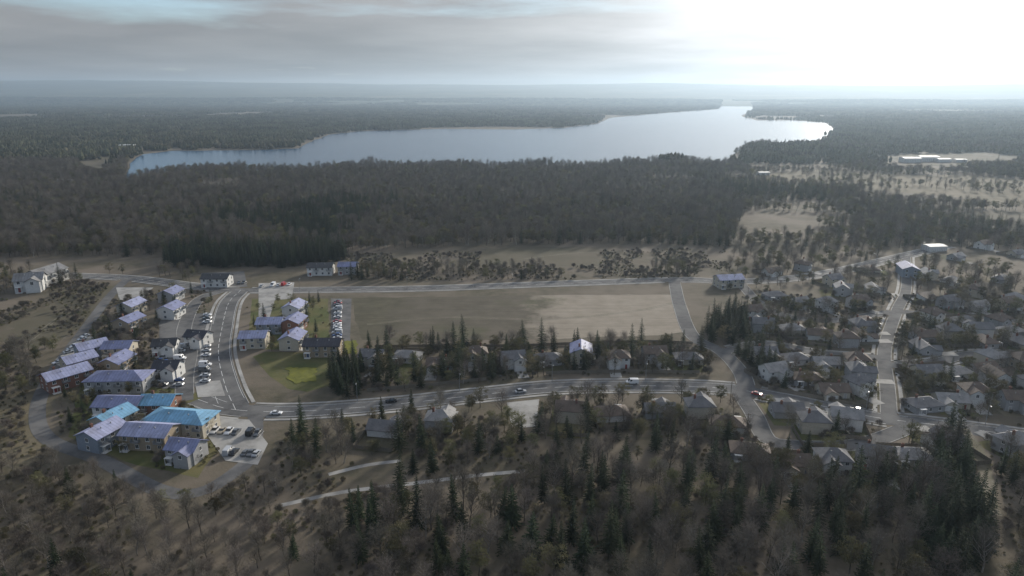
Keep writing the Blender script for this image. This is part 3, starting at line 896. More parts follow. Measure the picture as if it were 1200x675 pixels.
# ------------------------------------------------------------------ cars
def car_meshes(Lc, wid, hgt, van=False):
    b = MB()
    hw = wid / 2
    if van:
        prof = [(-Lc / 2, 0.35), (-Lc / 2, 0.9), (-Lc / 2 + 0.05, hgt - 0.1), (-Lc / 2 + 0.2, hgt), (Lc / 2 - 1.7, hgt), (Lc / 2 - 0.95, 1.15), (Lc / 2 - 0.1, 0.95), (Lc / 2, 0.6), (Lc / 2, 0.35)]
    else:
        prof = [(-Lc / 2, 0.32), (-Lc / 2, 0.75), (-Lc / 2 + 0.12, 0.92), (-Lc / 2 + 0.75, 0.96), (Lc / 2 - 1.35, 0.95), (Lc / 2 - 0.25, 0.80), (Lc / 2, 0.62), (Lc / 2, 0.32)]
    n = len(prof)
    for s in (-1, 1):
        for (px_, pz) in prof:
            b.v.append((px_, s * hw * (1.0 if pz < 0.95 else (0.94 if van else 0.97)), pz))
    b.f.append(tuple(range(n))); b.f.append(tuple(range(2 * n - 1, n - 1, -1))); b.m += [0, 0]
    for i in range(n):
        j = (i + 1) % n
        b.f.append((i, n + i, n + j, j)); b.m.append(0)
    if not van:   # roof panel over the glasshouse
        b.box(-Lc / 2 + 1.15, Lc / 2 - 2.15, -hw * 0.74, hw * 0.74, hgt - 0.06, hgt)
    g = MB()
    if van:
        x0 = Lc / 2 - 1.62
        g.quad([(x0, -hw * 0.8, hgt - 0.08), (x0 + 0.62, -hw * 0.85, 1.26), (x0 + 0.62, hw * 0.85, 1.26), (x0, hw * 0.8, hgt - 0.08)])
        for s in (-1, 1):
            g.box(Lc / 2 - 2.6, Lc / 2 - 1.75, s * hw * 0.95 - 0.01, s * hw * 0.95 + 0.01, 1.2, hgt - 0.25)
    else:
        lo = [(-Lc / 2 + 0.65, 0.955), (Lc / 2 - 1.30, 0.955)]; hi_ = [(-Lc / 2 + 1.2, hgt - 0.06), (Lc / 2 - 2.2, hgt - 0.06)]
        V = [(lo[0][0], -hw * .9, lo[0][1]), (lo[1][0], -hw * .9, lo[1][1]), (lo[1][0], hw * .9, lo[1][1]), (lo[0][0], hw * .9, lo[0][1]),
             (hi_[0][0], -hw * .72, hi_[0][1]), (hi_[1][0], -hw * .72, hi_[1][1]), (hi_[1][0], hw * .72, hi_[1][1]), (hi_[0][0], hw * .72, hi_[0][1])]
        g.v += V
        for f in ((0, 1, 5, 4), (1, 2, 6, 5), (2, 3, 7, 6), (3, 0, 4, 7), (4, 5, 6, 7)):
            g.f.append(f); g.m.append(0)
    return b.mesh('car_body', MAT['carpaint']), g.mesh('car_glass', MAT['glass'])


CARS = {'car': (car_meshes(4.5, 1.8, 1.45), 4.5, 1.8), 'estate': (car_meshes(4.8, 1.9, 1.72), 4.8, 1.9), 'van': (car_meshes(5.4, 2.0, 2.3, True), 5.4, 2.0)}
w_ = MB(); w_.tube([(0, -0.11, 0), (0, 0.11, 0)], [0.33, 0.33], 10, 0); w_.f.append(tuple(range(9, -1, -1))); w_.m.append(0)
w_.tube([(0, -0.125, 0), (0, 0.125, 0)], [0.18, 0.18], 8, 1); w_.f.append(tuple(range(27, 19, -1))); w_.m.append(1)
WHEEL = w_.mesh('wheel', [MAT['rubber'], MAT['steel']])
PAINT = {'white': (0.72, 0.72, 0.72), 'silver': (0.45, 0.46, 0.47), 'black': (0.02, 0.02, 0.022), 'grey': (0.13, 0.135, 0.14), 'red': (0.35, 0.03, 0.03), 'blue': (0.04, 0.09, 0.25), 'beige': (0.42, 0.37, 0.29)}
CAR_POS = []


def car(x, y, rz, kind, paint, label, group, z=0.13):
    (bm_, gm_), Lc, wd = CARS[kind]
    t = bpy.data.objects.new('van' if kind == 'van' else 'car', None); COL.objects.link(t)
    t.location = (x, y, z); t.rotation_euler = (0, 0, rz)
    tag(t, label, 'van' if kind == 'van' else 'car', group)
    add('body', bm_, t, color=PAINT[paint]); add('windows', gm_, t)
    for sx in (-1, 1):
        for sy in (-1, 1):
            add('wheel', WHEEL, t, (sx * Lc * 0.30, sy * (wd / 2 - 0.10), 0.33))
    CAR_POS.append((x, y))
    return t


paints = ['white', 'silver', 'black', 'grey', 'white', 'blue', 'silver', 'red', 'white', 'beige', 'grey']
kinds = ['car', 'estate', 'car', 'car', 'van', 'car', 'estate']


def car_row(p0, p1, n, yaw, where, group, gaps=()):
    x0, y0 = G(*p0); x1, y1 = G(*p1)
    bl = MB(); ux, uy = x1 - x0, y1 - y0; ln_ = math.hypot(ux, uy); ux, uy = ux / ln_, uy / ln_; st_ = ln_ / max(1, n - 1)
    for i in range(n + 1):
        cx, cy = x0 + ux * (i - 0.5) * st_, y0 + uy * (i - 0.5) * st_; fx, fy = math.cos(R(yaw)) * 2.6, math.sin(R(yaw)) * 2.6
        bl.quad([(cx - fx - ux * .06, cy - fy - uy * .06, 0), (cx - fx + ux * .06, cy - fy + uy * .06, 0), (cx + fx + ux * .06, cy + fy + uy * .06, 0), (cx + fx - ux * .06, cy + fy - uy * .06, 0)])
    structure('bay_marking', bl.mesh('bay_marking', MAT['paint']), (0, 0, 0.1275))
    k = 0
    horizontal = abs(p1[0] - p0[0]) > abs(p1[1] - p0[1])
    for i in range(n):
        if i in gaps: continue
        t = i / max(1, n - 1)
        pc = random.choice(paints); kd = random.choice(kinds)
        nm = {'car': 'car', 'estate': 'tall estate car', 'van': 'van'}[kd]
        car(x0 + (x1 - x0) * t, y0 + (y1 - y0) * t, R(yaw + random.uniform(-3, 3) + random.choice([0, 180])), kd, pc,
            '%s %s, %s from %s in %s' % (pc, nm, ORD[k], 'left' if horizontal else 'far end', where), group)
        k += 1


car_row((396, 354), (395, 400), 19, 2, 'the car park strip beside the field', 'cars in the car park strip', (3, 9, 14))
car_row((190, 412), (190, 452), 10, 5, 'the left row of the courtyard', 'cars in the courtyard', (4,))
car_row((212, 408), (209, 452), 10, 4, 'the middle row of the courtyard', 'cars in the courtyard', (2, 7))
car_row((243, 370), (240, 448), 16, 3, 'the right row of the courtyard', 'cars in the courtyard', (3, 4, 11))
car_row((252, 506), (302, 509), 7, 88, 'the back row of the pale parking lot', 'cars in the pale parking lot', (4,))
car_row((268, 531), (301, 533), 6, 86, 'the front row of the pale parking lot', 'cars in the pale parking lot', (2,))
car_row((307, 336), (339, 334), 6, 88, 'the lot beside the back road', 'cars by the back road', (1,))
car_row((240, 334), (286, 332), 9, 90, 'the lot at the estate crossroads', 'cars by the estate crossroads', (3, 6))
car_row((68, 426), (100, 395), 9, 52, 'the strip beside the diagonal row', 'cars beside the diagonal row', (2, 6))
for i, (px, py, off, pc, kd) in enumerate([(330, 0, -2.2, 'white', 'car'), (455, 0, 2.2, 'black', 'car'), (612, 0, -2.2, 'silver', 'estate'), (742, 0, 2.2, 'white', 'van'), (888, 0, -2.2, 'red', 'car'), (1004, 0, 2.2, 'grey', 'estate')]):
    L = LINES['main_road']; gx = G(px, 470)[0] * 0
    # nearest centre-line sample to the wanted picture column
    dd = [abs((p[0] / (p[1] * math.cos(PITCH) + CAM_H * math.sin(PITCH))) * FPX + 600 - px) for p in L]
    k = int(np.argmin(dd)); k = min(max(k, 1), len(L) - 2)
    tv = L[k + 1] - L[k - 1]; a = math.atan2(tv[1], tv[0]); nn = np.array([-math.sin(a), math.cos(a)])
    p = L[k] + nn * off
    car(p[0], p[1], a + (math.pi if off > 0 else 0), kd, pc, '%s %s driving on the main road, %s from left' % (pc, {'car': 'car', 'estate': 'tall estate car', 'van': 'van'}[kd], ORD[i]), 'cars driving on the main road', 0.06)

# ------------------------------------------------------------------ street lamps and fences
pm = MB(); pm.tube([(0, 0, 0), (0, 0, 0.9), (0, 0, 8.0)], [0.13, 0.09, 0.06], 6); POLE = pm.mesh('pole', MAT['steel'])
am = MB(); am.tube([(0, 0, 7.9), (0, -0.6, 8.35), (0, -1.8, 8.5)], [0.05, 0.045, 0.04], 5); ARM = am.mesh('arm', MAT['steel'])
hm = MB(); hm.box(-0.16, 0.16, -2.5, -1.7, 8.44, 8.58, 0); hm.box(-0.12, 0.12, -2.4, -1.85, 8.40, 8.438, 1); HEAD = hm.mesh('lamp_head', [MAT['steel'], MAT['lamp_glass']])


def lamps(key, start, every, side, where, group):
    L = LINES[key]; Nn = normals2(L); i = start; k = 0
    while i < len(L):
        p = L[i] + Nn[i] * side * (ROADS[key][1] + 0.75)
        if not near_road(p[0], p[1], 0.2, skip=key)[0]:
            t = bpy.data.objects.new('street_lamp', None); COL.objects.link(t); t.location = (p[0], p[1], 0)
            t.rotation_euler = (0, 0, math.atan2(Nn[i][1] * -side, Nn[i][0] * -side) + R(90))
            tag(t, 'tall grey street lamp, %s from left %s' % (ORD[k], where), 'street lamp', group)
            add('pole', POLE, t); add('arm', ARM, t); add('lamp_head', HEAD, t); k += 1
        i += every


lamps('main_road', 22, 13, 1, 'along the far side of the main road', 'street lamps on the main road')
lamps('back_road', 62, 22, -1, 'along the back road above the field', 'street lamps on the back road')

um = MB(); um.tube([(0, 0, 0), (0, 0, 9.5)], [0.16, 0.11], 7); UPOLE = um.mesh('utility_pole', MAT['timber'])
uc = MB(); uc.box(-1.1, 1.1, -0.06, 0.06, 8.9, 9.02); UARM = uc.mesh('crossarm', MAT['timber'])
ui = MB()
for q in (-1, -0.35, 0.35, 1): ui.tube([(q, 0, 9.02), (q, 0, 9.2)], [0.05, 0.03], 6)
UINS = ui.mesh('insulators', MAT['lamp_glass'])


def poles(key, every, side, where):
    L = LINES[key]; Nn = normals2(L); k = 0; prev = None; wires = MB()
    for i in range(4, len(L), every):
        p = L[i] + Nn[i] * side * (ROADS[key][1] + 3.4)
        if near_road(p[0], p[1], 0.3, skip=key)[0]: continue
        t = bpy.data.objects.new('utility_pole', None); COL.objects.link(t); t.location = (p[0], p[1], 0)
        a = math.atan2(Nn[i][1], Nn[i][0]); t.rotation_euler = (0, 0, a)
        tag(t, 'timber utility pole, %s %s' % (ORD[k], where), 'utility pole', 'utility poles'); k += 1
        add('pole', UPOLE, t); add('crossarm', UARM, t); add('insulators', UINS, t)
        q = [(p[0] + math.cos(a) * o, p[1] + math.sin(a) * o) for o in (-1, -0.35, 0.35, 1)]
        if prev:
            for u, v in zip(prev, q):
                pts = [(u[0] + (v[0] - u[0]) * f, u[1] + (v[1] - u[1]) * f, 9.2 - 2.4 * f * (1 - f)) for f in (0, .2, .4, .6, .8, 1)]
                wires.tube(pts, [0.018] * 6, 3, cap=False)
        prev = q
    w = add('power_line', wires.mesh('power_line', MAT['rubber'])); tag(w, 'thin dark overhead wires on the poles %s' % where.split(' along ')[-1], 'power line')


poles('far_east_street', 9, 1, 'from left along the far-right street')
poles('upper_street', 10, -1, 'from left along the upper street')
poles('south_street', 8, -1, 'from the junction along the loop street')
poles('inner_street', 9, 1, 'from left along the inner street')

pan = MB()
for q in range(8): pan.box(-1.2 + q * 0.3 + 0.01, -1.2 + q * 0.3 + 0.28, -0.012, 0.012, 0.08, 1.62)
for z in (0.35, 1.3): pan.box(-1.2, 1.2, 0.012, 0.06, z, z + 0.09)
PANEL = pan.mesh('fence_panel', MAT['timber'])
pom = MB(); pom.box(-0.06, 0.06, -0.06, 0.06, 0, 1.75); POST = pom.mesh('fence_post', MAT['timber'])


def fence(pts, label):
    L = spline(GP(pts), 2.4)
    t = bpy.data.objects.new('fence', None); COL.objects.link(t); t.location = (L[0][0], L[0][1], 0)
    tag(t, label, 'fence')
    for i in range(len(L) - 1):
        c = (L[i] + L[i + 1]) / 2; d = L[i + 1] - L[i]
        if near_road(c[0], c[1], 0.4)[0]: continue
        a = math.atan2(d[1], d[0]); ln = np.linalg.norm(d)
        add('panel', PANEL, t, (c[0] - L[0][0], c[1] - L[0][1], 0), a, ((ln - 0.13) / 2.4, 1, 1))
        add('post', POST, t, (L[i][0] - L[0][0], L[i][1] - L[0][1], 0), a)


fence([(440, 408), (520, 407), (600, 407), (680, 404), (760, 402), (812, 404)], 'long timber fence between the field and the row of houses')
fence([(430, 459), (500, 453), (570, 446)], 'timber fence above the main road in front of the houses, left stretch')
fence([(640, 439), (720, 437), (820, 438)], 'timber fence above the main road in front of the houses, right stretch')
fence([(900, 456), (960, 468), (1022, 480)], 'timber fence beside the road right of the junction')

# ------------------------------------------------------------------ trees
def branch_dirs(d, n, spread, rnd):
    out = []
    d = Vector(d).normalized(); a = d.orthogonal().normalized(); b = d.cross(a)
    ph = rnd.uniform(0, 6.28)
    for k in range(n):
        t = ph + 6.283 * k / n + rnd.uniform(-0.5, 0.5); sp = spread * rnd.uniform(0.7, 1.25)
        out.append((d * math.cos(sp) + (a * math.cos(t) + b * math.sin(t)) * math.sin(sp)).normalized())
    return out


def limb(mb, p, d, L, r0, r1, rnd, seg=3, n=5, lift=0.12):
    pts, rad = [Vector(p)], [r0]
    d = Vector(d)
    for i in range(seg):
        d = (d + Vector((rnd.uniform(-.18, .18), rnd.uniform(-.18, .18), lift + rnd.uniform(-.1, .1)))).normalized()
        pts.append(pts[-1] + d * L / seg); rad.append(r0 + (r1 - r0) * (i + 1) / seg)
    mb.tube(pts, rad, n, cap=False)
    return pts, d


def strip(mb, p, d, L, w, rnd):
    d = Vector(d)
    s = d.cross(Vector((rnd.uniform(-1, 1), rnd.uniform(-1, 1), rnd.uniform(-1, 1)))).normalized() * w
    m = p + d * L * 0.5 + Vector((0, 0, rnd.uniform(-.04, .08) * L))
    e = p + d * L + Vector((0, 0, rnd.uniform(-.02, .16) * L))
    mb.quad([p - s, p + s, m + s * 0.7, m - s * 0.7]); mb.quad([m - s * 0.7, m + s * 0.7, e])


def bare_tree(seed, H=15.0, spread=0.75, pale=False):
    rnd = random.Random(seed)
    tr, cr = MB(), MB()
    pts, d = limb(tr, (0, 0, -0.2), (rnd.uniform(-.08, .08), rnd.uniform(-.08, .08), 1), H * 0.62, 0.24 * H / 15, 0.08, rnd, 6, 7, 0.3)
    nodes = []
    for i in range(1, len(pts)):
        if i / 6.0 < 0.28: continue
        nodes.append((pts[i], 1.0 - 0.55 * (i / 6.0)))
    for (p, f) in nodes:
        for dd in branch_dirs((0, 0, 1), 3, spread * rnd.uniform(0.9, 1.25), rnd):
            L1 = H * 0.34 * f * rnd.uniform(0.85, 1.3) + 0.8
            q1, d1 = limb(tr, p, dd, L1, 0.085, 0.035, rnd, 3, 4)
            for (b1) in q1[1:]:
                for d2 in branch_dirs(d1, 3, 0.75, rnd):
                    L2 = L1 * rnd.uniform(0.35, 0.6)
                    strip(cr, b1, d2, L2, 0.028, rnd)
                    for t in (0.4, 0.7, 1.0):
                        c = b1 + d2 * L2 * t
                        for d3 in branch_dirs(d2, 4, 0.8, rnd):
                            strip(cr, c, d3, rnd.uniform(0.6, 1.35), 0.022, rnd)
    top = pts[-1]
    for dd in branch_dirs((0, 0, 1), 5, 0.45, rnd):
        L1 = H * 0.26
        q1, d1 = limb(tr, top, dd, L1, 0.06, 0.02, rnd, 3, 4)
        for b1 in q1[1:]:
            for d2 in branch_dirs(d1, 4, 0.7, rnd):
                strip(cr, b1, d2, L1 * 0.4, 0.026, rnd)
                for d3 in branch_dirs(d2, 4, 0.7, rnd):
                    strip(cr, b1 + d2 * L1 * 0.3, d3, rnd.uniform(0.6, 1.2), 0.022, rnd)
    return tr.mesh('bare_trunk', MAT['pale_bark' if pale else 'bark']), cr.mesh('bare_crown', MAT['twig'])


def leafy_tree(seed, H=11.0, Rr=4.0):
    rnd = random.Random(seed)
    tr, cr = MB(), MB()
    pts, d = limb(tr, (0, 0, -0.2), (0, 0, 1), H * 0.6, 0.22, 0.09, rnd, 4, 7, 0.3)
    for k in range(46):
        u = rnd.random() ** 0.55; th = rnd.uniform(0, 6.283); cz = rnd.uniform(-0.75, 1.0)
        rr = math.sqrt(max(0, 1 - cz * cz)) * Rr * u * rnd.uniform(0.8, 1.2)
        c = Vector((rr * math.cos(th), rr * math.sin(th), H * 0.60 + cz * H * 0.38 * (0.6 + 0.4 * u)))
        if k % 3 == 0:
            p = pts[2 + k % 3]; mid = (p + c) / 2 + Vector((0, 0, 0.3))
            tr.tube([p, mid, c], [0.07, 0.045, 0.02], 4, cap=False)
        cs = rnd.uniform(0.8, 1.35)
        for q in range(44):
            o = Vector((rnd.gauss(0, 1), rnd.gauss(0, 1), rnd.gauss(0, 0.75))) * cs * 0.5
            a = Vector((rnd.uniform(-1, 1), rnd.uniform(-1, 1), rnd.uniform(-1, 1))).normalized()
            b = a.orthogonal().normalized()
            s = rnd.uniform(0.13, 0.26)
            e = c + o
            cr.quad([e - a * s, e - b * s * 0.6, e + a * s, e + b * s * 0.6])
    return tr.mesh('leafy_trunk', MAT['bark']), cr.mesh('leafy_crown', MAT['leaf'])


def conifer(seed, H=18.0, Rr=3.3):
    rnd = random.Random(seed)
    tr, cr = MB(), MB()
    tr.tube([(0, 0, -0.2), (0, 0, H * 0.5), (0.05, 0, H)], [0.26, 0.15, 0.02], 6)
    lev = 30
    for k in range(lev):
        f = k / (lev - 1.0)
        z = H * (0.10 + 0.89 * f)
        Lb = Rr * (1 - f) ** 0.85 * rnd.uniform(0.75, 1.15) + 0.25
        n = max(4, int(10 * (1 - f * 0.5)))
        ph = rnd.uniform(0, 6.28)
        for i in range(n):
            if rnd.random() < 0.08: continue
            t = ph + 6.283 * i / n + rnd.uniform(-.25, .25)
            L1 = Lb * rnd.uniform(0.7, 1.15)
            d = Vector((math.cos(t), math.sin(t), rnd.uniform(-0.38, -0.05) + 0.35 * f))
            s = Vector((-math.sin(t), math.cos(t), 0))
            p = Vector((0, 0, z)); m = max(3, int(L1 / 0.45))
            for q in range(m):
                a = p + d * L1 * (q / m); b = p + d * L1 * ((q + 1.3) / m)
                w = (0.20 + 0.34 * L1 / Rr) * (1 - 0.45 * q / m) * rnd.uniform(0.7, 1.3)
                dz = Vector((0, 0, -rnd.uniform(0.02, 0.28)))
                for sg in (-1, 1):
                    cr.quad([a, a + (s * sg * w + d * w * 0.8) + dz, b])
    return tr.mesh('conifer_trunk', MAT['bark']), cr.mesh('conifer_crown', MAT['needle'])


def shrub_mesh(seed):
    rnd = random.Random(seed); cr, st = MB(), MB()
    for k in range(5):
        t = rnd.uniform(0, 6.28); st.tube([(0, 0, -0.1), (0.5 * math.cos(t), 0.5 * math.sin(t), 1.1)], [0.04, 0.015], 4, cap=False)
    for k in range(300):
        u = rnd.random() ** 0.4; th = rnd.uniform(0, 6.28); cz = rnd.uniform(-0.8, 1)
        rr = math.sqrt(1 - min(1, cz * cz)) * 1.15 * u
        e = Vector((rr * math.cos(th), rr * math.sin(th), 0.95 + 0.8 * cz * u))
        a = Vector((rnd.uniform(-1, 1), rnd.uniform(-1, 1), rnd.uniform(-1, 1))).normalized(); b = a.orthogonal().normalized(); s = rnd.uniform(0.1, 0.22)
        cr.quad([e - a * s, e - b * s * .6, e + a * s, e + b * s * .6])
    return st.mesh('shrub_stem', MAT['bark']), cr.mesh('shrub_foliage', MAT['leaf'])


BARE = [bare_tree(11, 15), bare_tree(12, 17, 0.62), bare_tree(13, 13, 0.9), bare_tree(14, 16, 0.7, True), bare_tree(15, 14, 0.6, True), bare_tree(16, 12, 1.05), bare_tree(17, 18, 0.5), bare_tree(18, 14.5, 0.8)]
LEAFY = [leafy_tree(21), leafy_tree(22, 9.5, 3.6), leafy_tree(23, 12.5, 4.4), leafy_tree(24, 11.5, 3.0)]
CONI = [conifer(31), conifer(32, 16, 2.5), conifer(33, 20, 4.2), conifer(34, 14, 3.4)]
SHRUB = [shrub_mesh(41), shrub_mesh(42)]

hp = np.array(HOUSE_POS); cp = np.array(CAR_POS)


def clear_of(x, y, rad, road_margin=1.5, lots=True, houses=True, clear_near=10.0):
    ok = ~near_road(x, y, road_margin)
    if houses:
        for hx_, hy_, hr in hp:
            ok &= (x - hx_) ** 2 + (y - hy_) ** 2 > (hr + rad) ** 2
    if lots:
        for q in LOTP: ok &= ~inpoly(x, y, q)
    d = np.full(len(x), 1e9)
    for p in PATHL: d = np.minimum(d, (x - p[0]) ** 2 + (y - p[1]) ** 2)
    ok &= d > 2.2 ** 2
    for p in PATHL: ok &= ~((np.abs(x - p[0]) < 2.0) & (y < p[1]) & (y > p[1] - clear_near))
    for q in (F_DARK, F_MID, F_PALE, F_NORTH, GREEN): ok &= ~inpoly(x, y, q)
    return ok


def scatter(poly, spacing, jitter=0.42):
    P = np.array(poly); lo, hi_ = P.min(0), P.max(0)
    gx, gy = np.meshgrid(np.arange(lo[0], hi_[0], spacing), np.arange(lo[1], hi_[1], spacing))
    gx = gx + (np.arange(gx.shape[0]) % 2)[:, None] * spacing * 0.5
    x = (gx + rng.uniform(-jitter, jitter, gx.shape) * spacing).ravel(); y = (gy + rng.uniform(-jitter, jitter, gy.shape) * spacing).ravel()
    k = inpoly(x, y, poly)
    return x[k], y[k]


KIND = {'bare_tree': (BARE, 'trunk', 'crown', 'tree'), 'leafy_tree': (LEAFY, 'trunk', 'crown', 'tree'), 'pine_tree': (CONI, 'trunk', 'crown', 'tree'), 'shrub': (SHRUB, 'stem', 'foliage', 'shrub')}
COUNT = {k: 0 for k in KIND}
CAP = {'bare_tree': 300, 'leafy_tree': 290, 'pine_tree': 290, 'shrub': 200}
OVER = []        # trees past the cap: they go to the uncounted woodland


def tree(kind, x, y, s, label, group):
    protos, a, b, cat = KIND[kind]
    vi = random.randrange(len(protos))
    if kind == 'bare_tree': label = label.replace('bare brown leafless tree', ['bare grey-barked tree', 'slender bare tree', 'small spreading bare tree', 'bare pale-trunked tree', 'slender pale-trunked tree', 'broad-crowned bare tree', 'narrow upright bare tree', 'round-crowned bare tree'][vi])
    if kind == 'leafy_tree': label = label.replace('leafy olive-brown tree', ['leafy olive-brown tree', 'small leafy olive tree', 'broad leafy olive-brown tree', 'upright leafy olive-brown tree'][vi])
    if kind == 'pine_tree': label = label.replace('dark green conifer', ['dark green conifer', 'narrow dark conifer', 'broad dark conifer', 'squat dark conifer'][vi])
    if COUNT[kind] >= CAP[kind]:
        OVER.append((x, y, s, kind, vi)); return
    COUNT[kind] += 1
    t = bpy.data.objects.new(kind, None); COL.objects.link(t)
    t.location = (x, y, 0); t.rotation_euler = (random.gauss(0, 0.045), random.gauss(0, 0.045), random.uniform(0, 6.28)); t.scale = (s * random.uniform(.9, 1.1), s * random.uniform(.9, 1.1), s)
    tag(t, label, cat, group)
    add(a, protos[vi][0], t); add(b, protos[vi][1], t)


def wood(poly, spacing, mixk, where, grp, smin=0.7, smax=1.15, rad=0.5, margin=2.0, dens=1.0):
    x, y = scatter(GP(poly), spacing)
    ok = clear_of(x, y, rad, margin) & (rng.random(len(x)) < dens)
    x, y = x[ok], y[ok]
    order = np.argsort(y)
    for i in order:
        kd = random.choices(list(mixk), list(mixk.values()))[0]
        s = random.uniform(smin, smax)
        lab = {'bare_tree': 'bare brown leafless tree ', 'leafy_tree': 'leafy olive-brown tree ', 'pine_tree': 'dark green conifer ', 'shrub': 'low olive shrub '}[kd] + where
        tree(kd, x[i], y[i], s if kd != 'shrub' else s * 1.1, lab, {'bare_tree': 'bare trees ', 'leafy_tree': 'leafy trees ', 'pine_tree': 'conifers ', 'shrub': 'shrubs '}[kd] + grp)


# near woods, nearest first so that the counted trees are those that show largest
wood([(-60, 690), (-60, 552), (110, 545), (190, 590), (260, 585), (310, 560), (400, 585), (430, 690)], 5.9, {'bare_tree': 9, 'leafy_tree': 1.0, 'pine_tree': 0.25}, 'in the wood filling the bottom left', 'of the bottom left wood', 0.42, 0.72)
wood([(430, 690), (400, 585), (560, 562), (700, 552), (890, 545), (880, 690)], 5.9, {'bare_tree': 4.2, 'pine_tree': 3.2, 'leafy_tree': 1.8}, 'in the dark wood below the gravel path', 'of the wood below the path', 0.65, 0.98)
wood([(880, 690), (885, 562), (960, 572), (1080, 565), (1075, 690)], 5.9, {'bare_tree': 2.6, 'pine_tree': 3.4, 'leafy_tree': 1}, 'in the wood at the bottom right', 'of the bottom right wood', 0.65, 1.0)
wood([(1078, 690), (1080, 560), (1096, 515), (1135, 512), (1150, 560), (1150, 600), (1170, 690)], 5.6, {'pine_tree': 8, 'bare_tree': 1.4}, 'in the dark clump beside the lane at the bottom right', 'of the clump beside the lane', 0.8, 1.1)
wood([(1180, 690), (1170, 555), (1260, 565), (1270, 690)], 6.4, {'bare_tree': 4, 'pine_tree': 3, 'leafy_tree': 2}, 'at the bottom right corner beyond the lane', 'right of the lane', 0.6, 0.95)
wood([(395, 566), (330, 556), (340, 512), (400, 500), (440, 520), (560, 512), (700, 502), (860, 500), (865, 536), (700, 543), (560, 552)], 6.6, {'bare_tree': 3.4, 'leafy_tree': 3, 'pine_tree': 2.6}, 'in the belt between the main road and the gravel path', 'of the belt below the main road', 0.5, 0.85, 0.5)
wood([(430, 512), (440, 488), (560, 478), (700, 470), (850, 470), (860, 500), (700, 502), (560, 512)], 5.8, {'leafy_tree': 4, 'bare_tree': 2, 'shrub': 2, 'pine_tree': 1}, 'around the houses just below the main road', 'around the houses below the main road', 0.5, 0.85, 0.5)
wood([(385, 424), (426, 424), (424, 466), (384, 468)], 4.6, {'pine_tree': 1}, 'in the dense dark clump right of the lawn', 'of the clump by the lawn', 0.55, 0.75, 0.2, 1.5)
wood([(424, 408), (820, 404), (830, 438), (640, 443), (560, 452), (426, 464)], 6.0, {'leafy_tree': 3.2, 'pine_tree': 2, 'bare_tree': 1.6, 'shrub': 2.2}, 'between the houses of the row below the field', 'between the houses below the field', 0.5, 0.95, 0.5, 2.4)
wood([(838, 372), (870, 368), (880, 400), (912, 430), (905, 452), (880, 440), (850, 408), (820, 400)], 5.2, {'pine_tree': 6, 'leafy_tree': 1}, 'in the dark group right of the pale field', 'right of the field', 0.6, 0.95, 0.3, 1.0)
wood([(880, 360), (1030, 362), (1030, 480), (900, 455), (890, 400)], 6.0, {'leafy_tree': 4, 'bare_tree': 2, 'pine_tree': 1.6, 'shrub': 2}, 'among the houses right of the pale field', 'among the houses right of the field', 0.5, 0.85, 0.6, 2.6, 0.9)
wood([(1062, 378), (1260, 378), (1270, 505), (1080, 492), (1050, 470), (1050, 400)], 6.2, {'leafy_tree': 4, 'bare_tree': 2, 'pine_tree': 1.4, 'shrub': 2}, 'among the houses at the right edge', 'among the houses at the right edge', 0.5, 0.85, 0.6, 2.6, 0.9)
wood([(862, 470), (1070, 500), (1120, 520), (1095, 555), (1000, 570), (890, 560), (850, 520)], 6.0, {'bare_tree': 3, 'leafy_tree': 3, 'pine_tree': 1.6, 'shrub': 1.5}, 'among the houses of the loop street', 'among the houses of the loop street', 0.5, 0.85, 0.6, 2.4)
wood([(1130, 505), (1270, 525), (1270, 570), (1165, 560)], 8.0, {'bare_tree': 2, 'leafy_tree': 3, 'pine_tree': 2}, 'beside the houses below the right-edge road', 'below the right-edge road', 0.45, 0.8, 0.9, 2.4)
wood([(60, 460), (100, 445), (240, 462), (258, 520), (240, 560), (180, 548), (70, 508)], 7.5, {'leafy_tree': 3, 'shrub': 3, 'bare_tree': 1.2, 'pine_tree': 1.5}, 'around the lower blocks of the left estate', 'around the lower left blocks', 0.35, 0.6, 0.6, 2.0)
wood([(70, 455), (120, 380), (160, 340), (250, 340), (250, 372), (186, 374), (188, 460)], 8.5, {'leafy_tree': 3, 'shrub': 2, 'bare_tree': 1.2, 'pine_tree': 2}, 'around the upper blocks of the left estate', 'around the upper left blocks', 0.38, 0.62, 0.6, 2.4)
wood([(288, 350), (388, 350), (386, 412), (292, 412)], 9.0, {'leafy_tree': 3, 'shrub': 2, 'pine_tree': 2}, 'around the three blocks on the green estate', 'on the green estate', 0.35, 0.6, 0.6, 2.4)

# ------------------------------------------------------------------ uncounted woodland: one object of instanced trees
SRC = bpy.data.collections.new('tree_sources')       # never linked to the scene


def joined(name, pair, extra=None):
    a, b = pair
    mb = MB()
    mats = []
    for me in (a, b):
        off = len(mb.v)
        mb.v += [tuple(v.co) for v in me.vertices]
        mi = len(mats); mats.append(me.materials[0])
        for p in me.polygons:
            mb.f.append(tuple(off + i for i in p.vertices)); mb.m.append(mi)
    me = mb.mesh(name, mats)
    return me


def src(name, me):
    o = bpy.data.objects.new(name, me); SRC.objects.link(o); return o


IDX = {}
order = []
for kd, protos in (('bare_tree', BARE), ('leafy_tree', LEAFY), ('pine_tree', CONI), ('shrub', SHRUB)):
    for vi, pair in enumerate(protos):
        nm = 's%02d_%s' % (len(order), kd)
        src(nm, joined(nm, pair)); IDX[(kd, vi)] = len(order); order.append(nm)


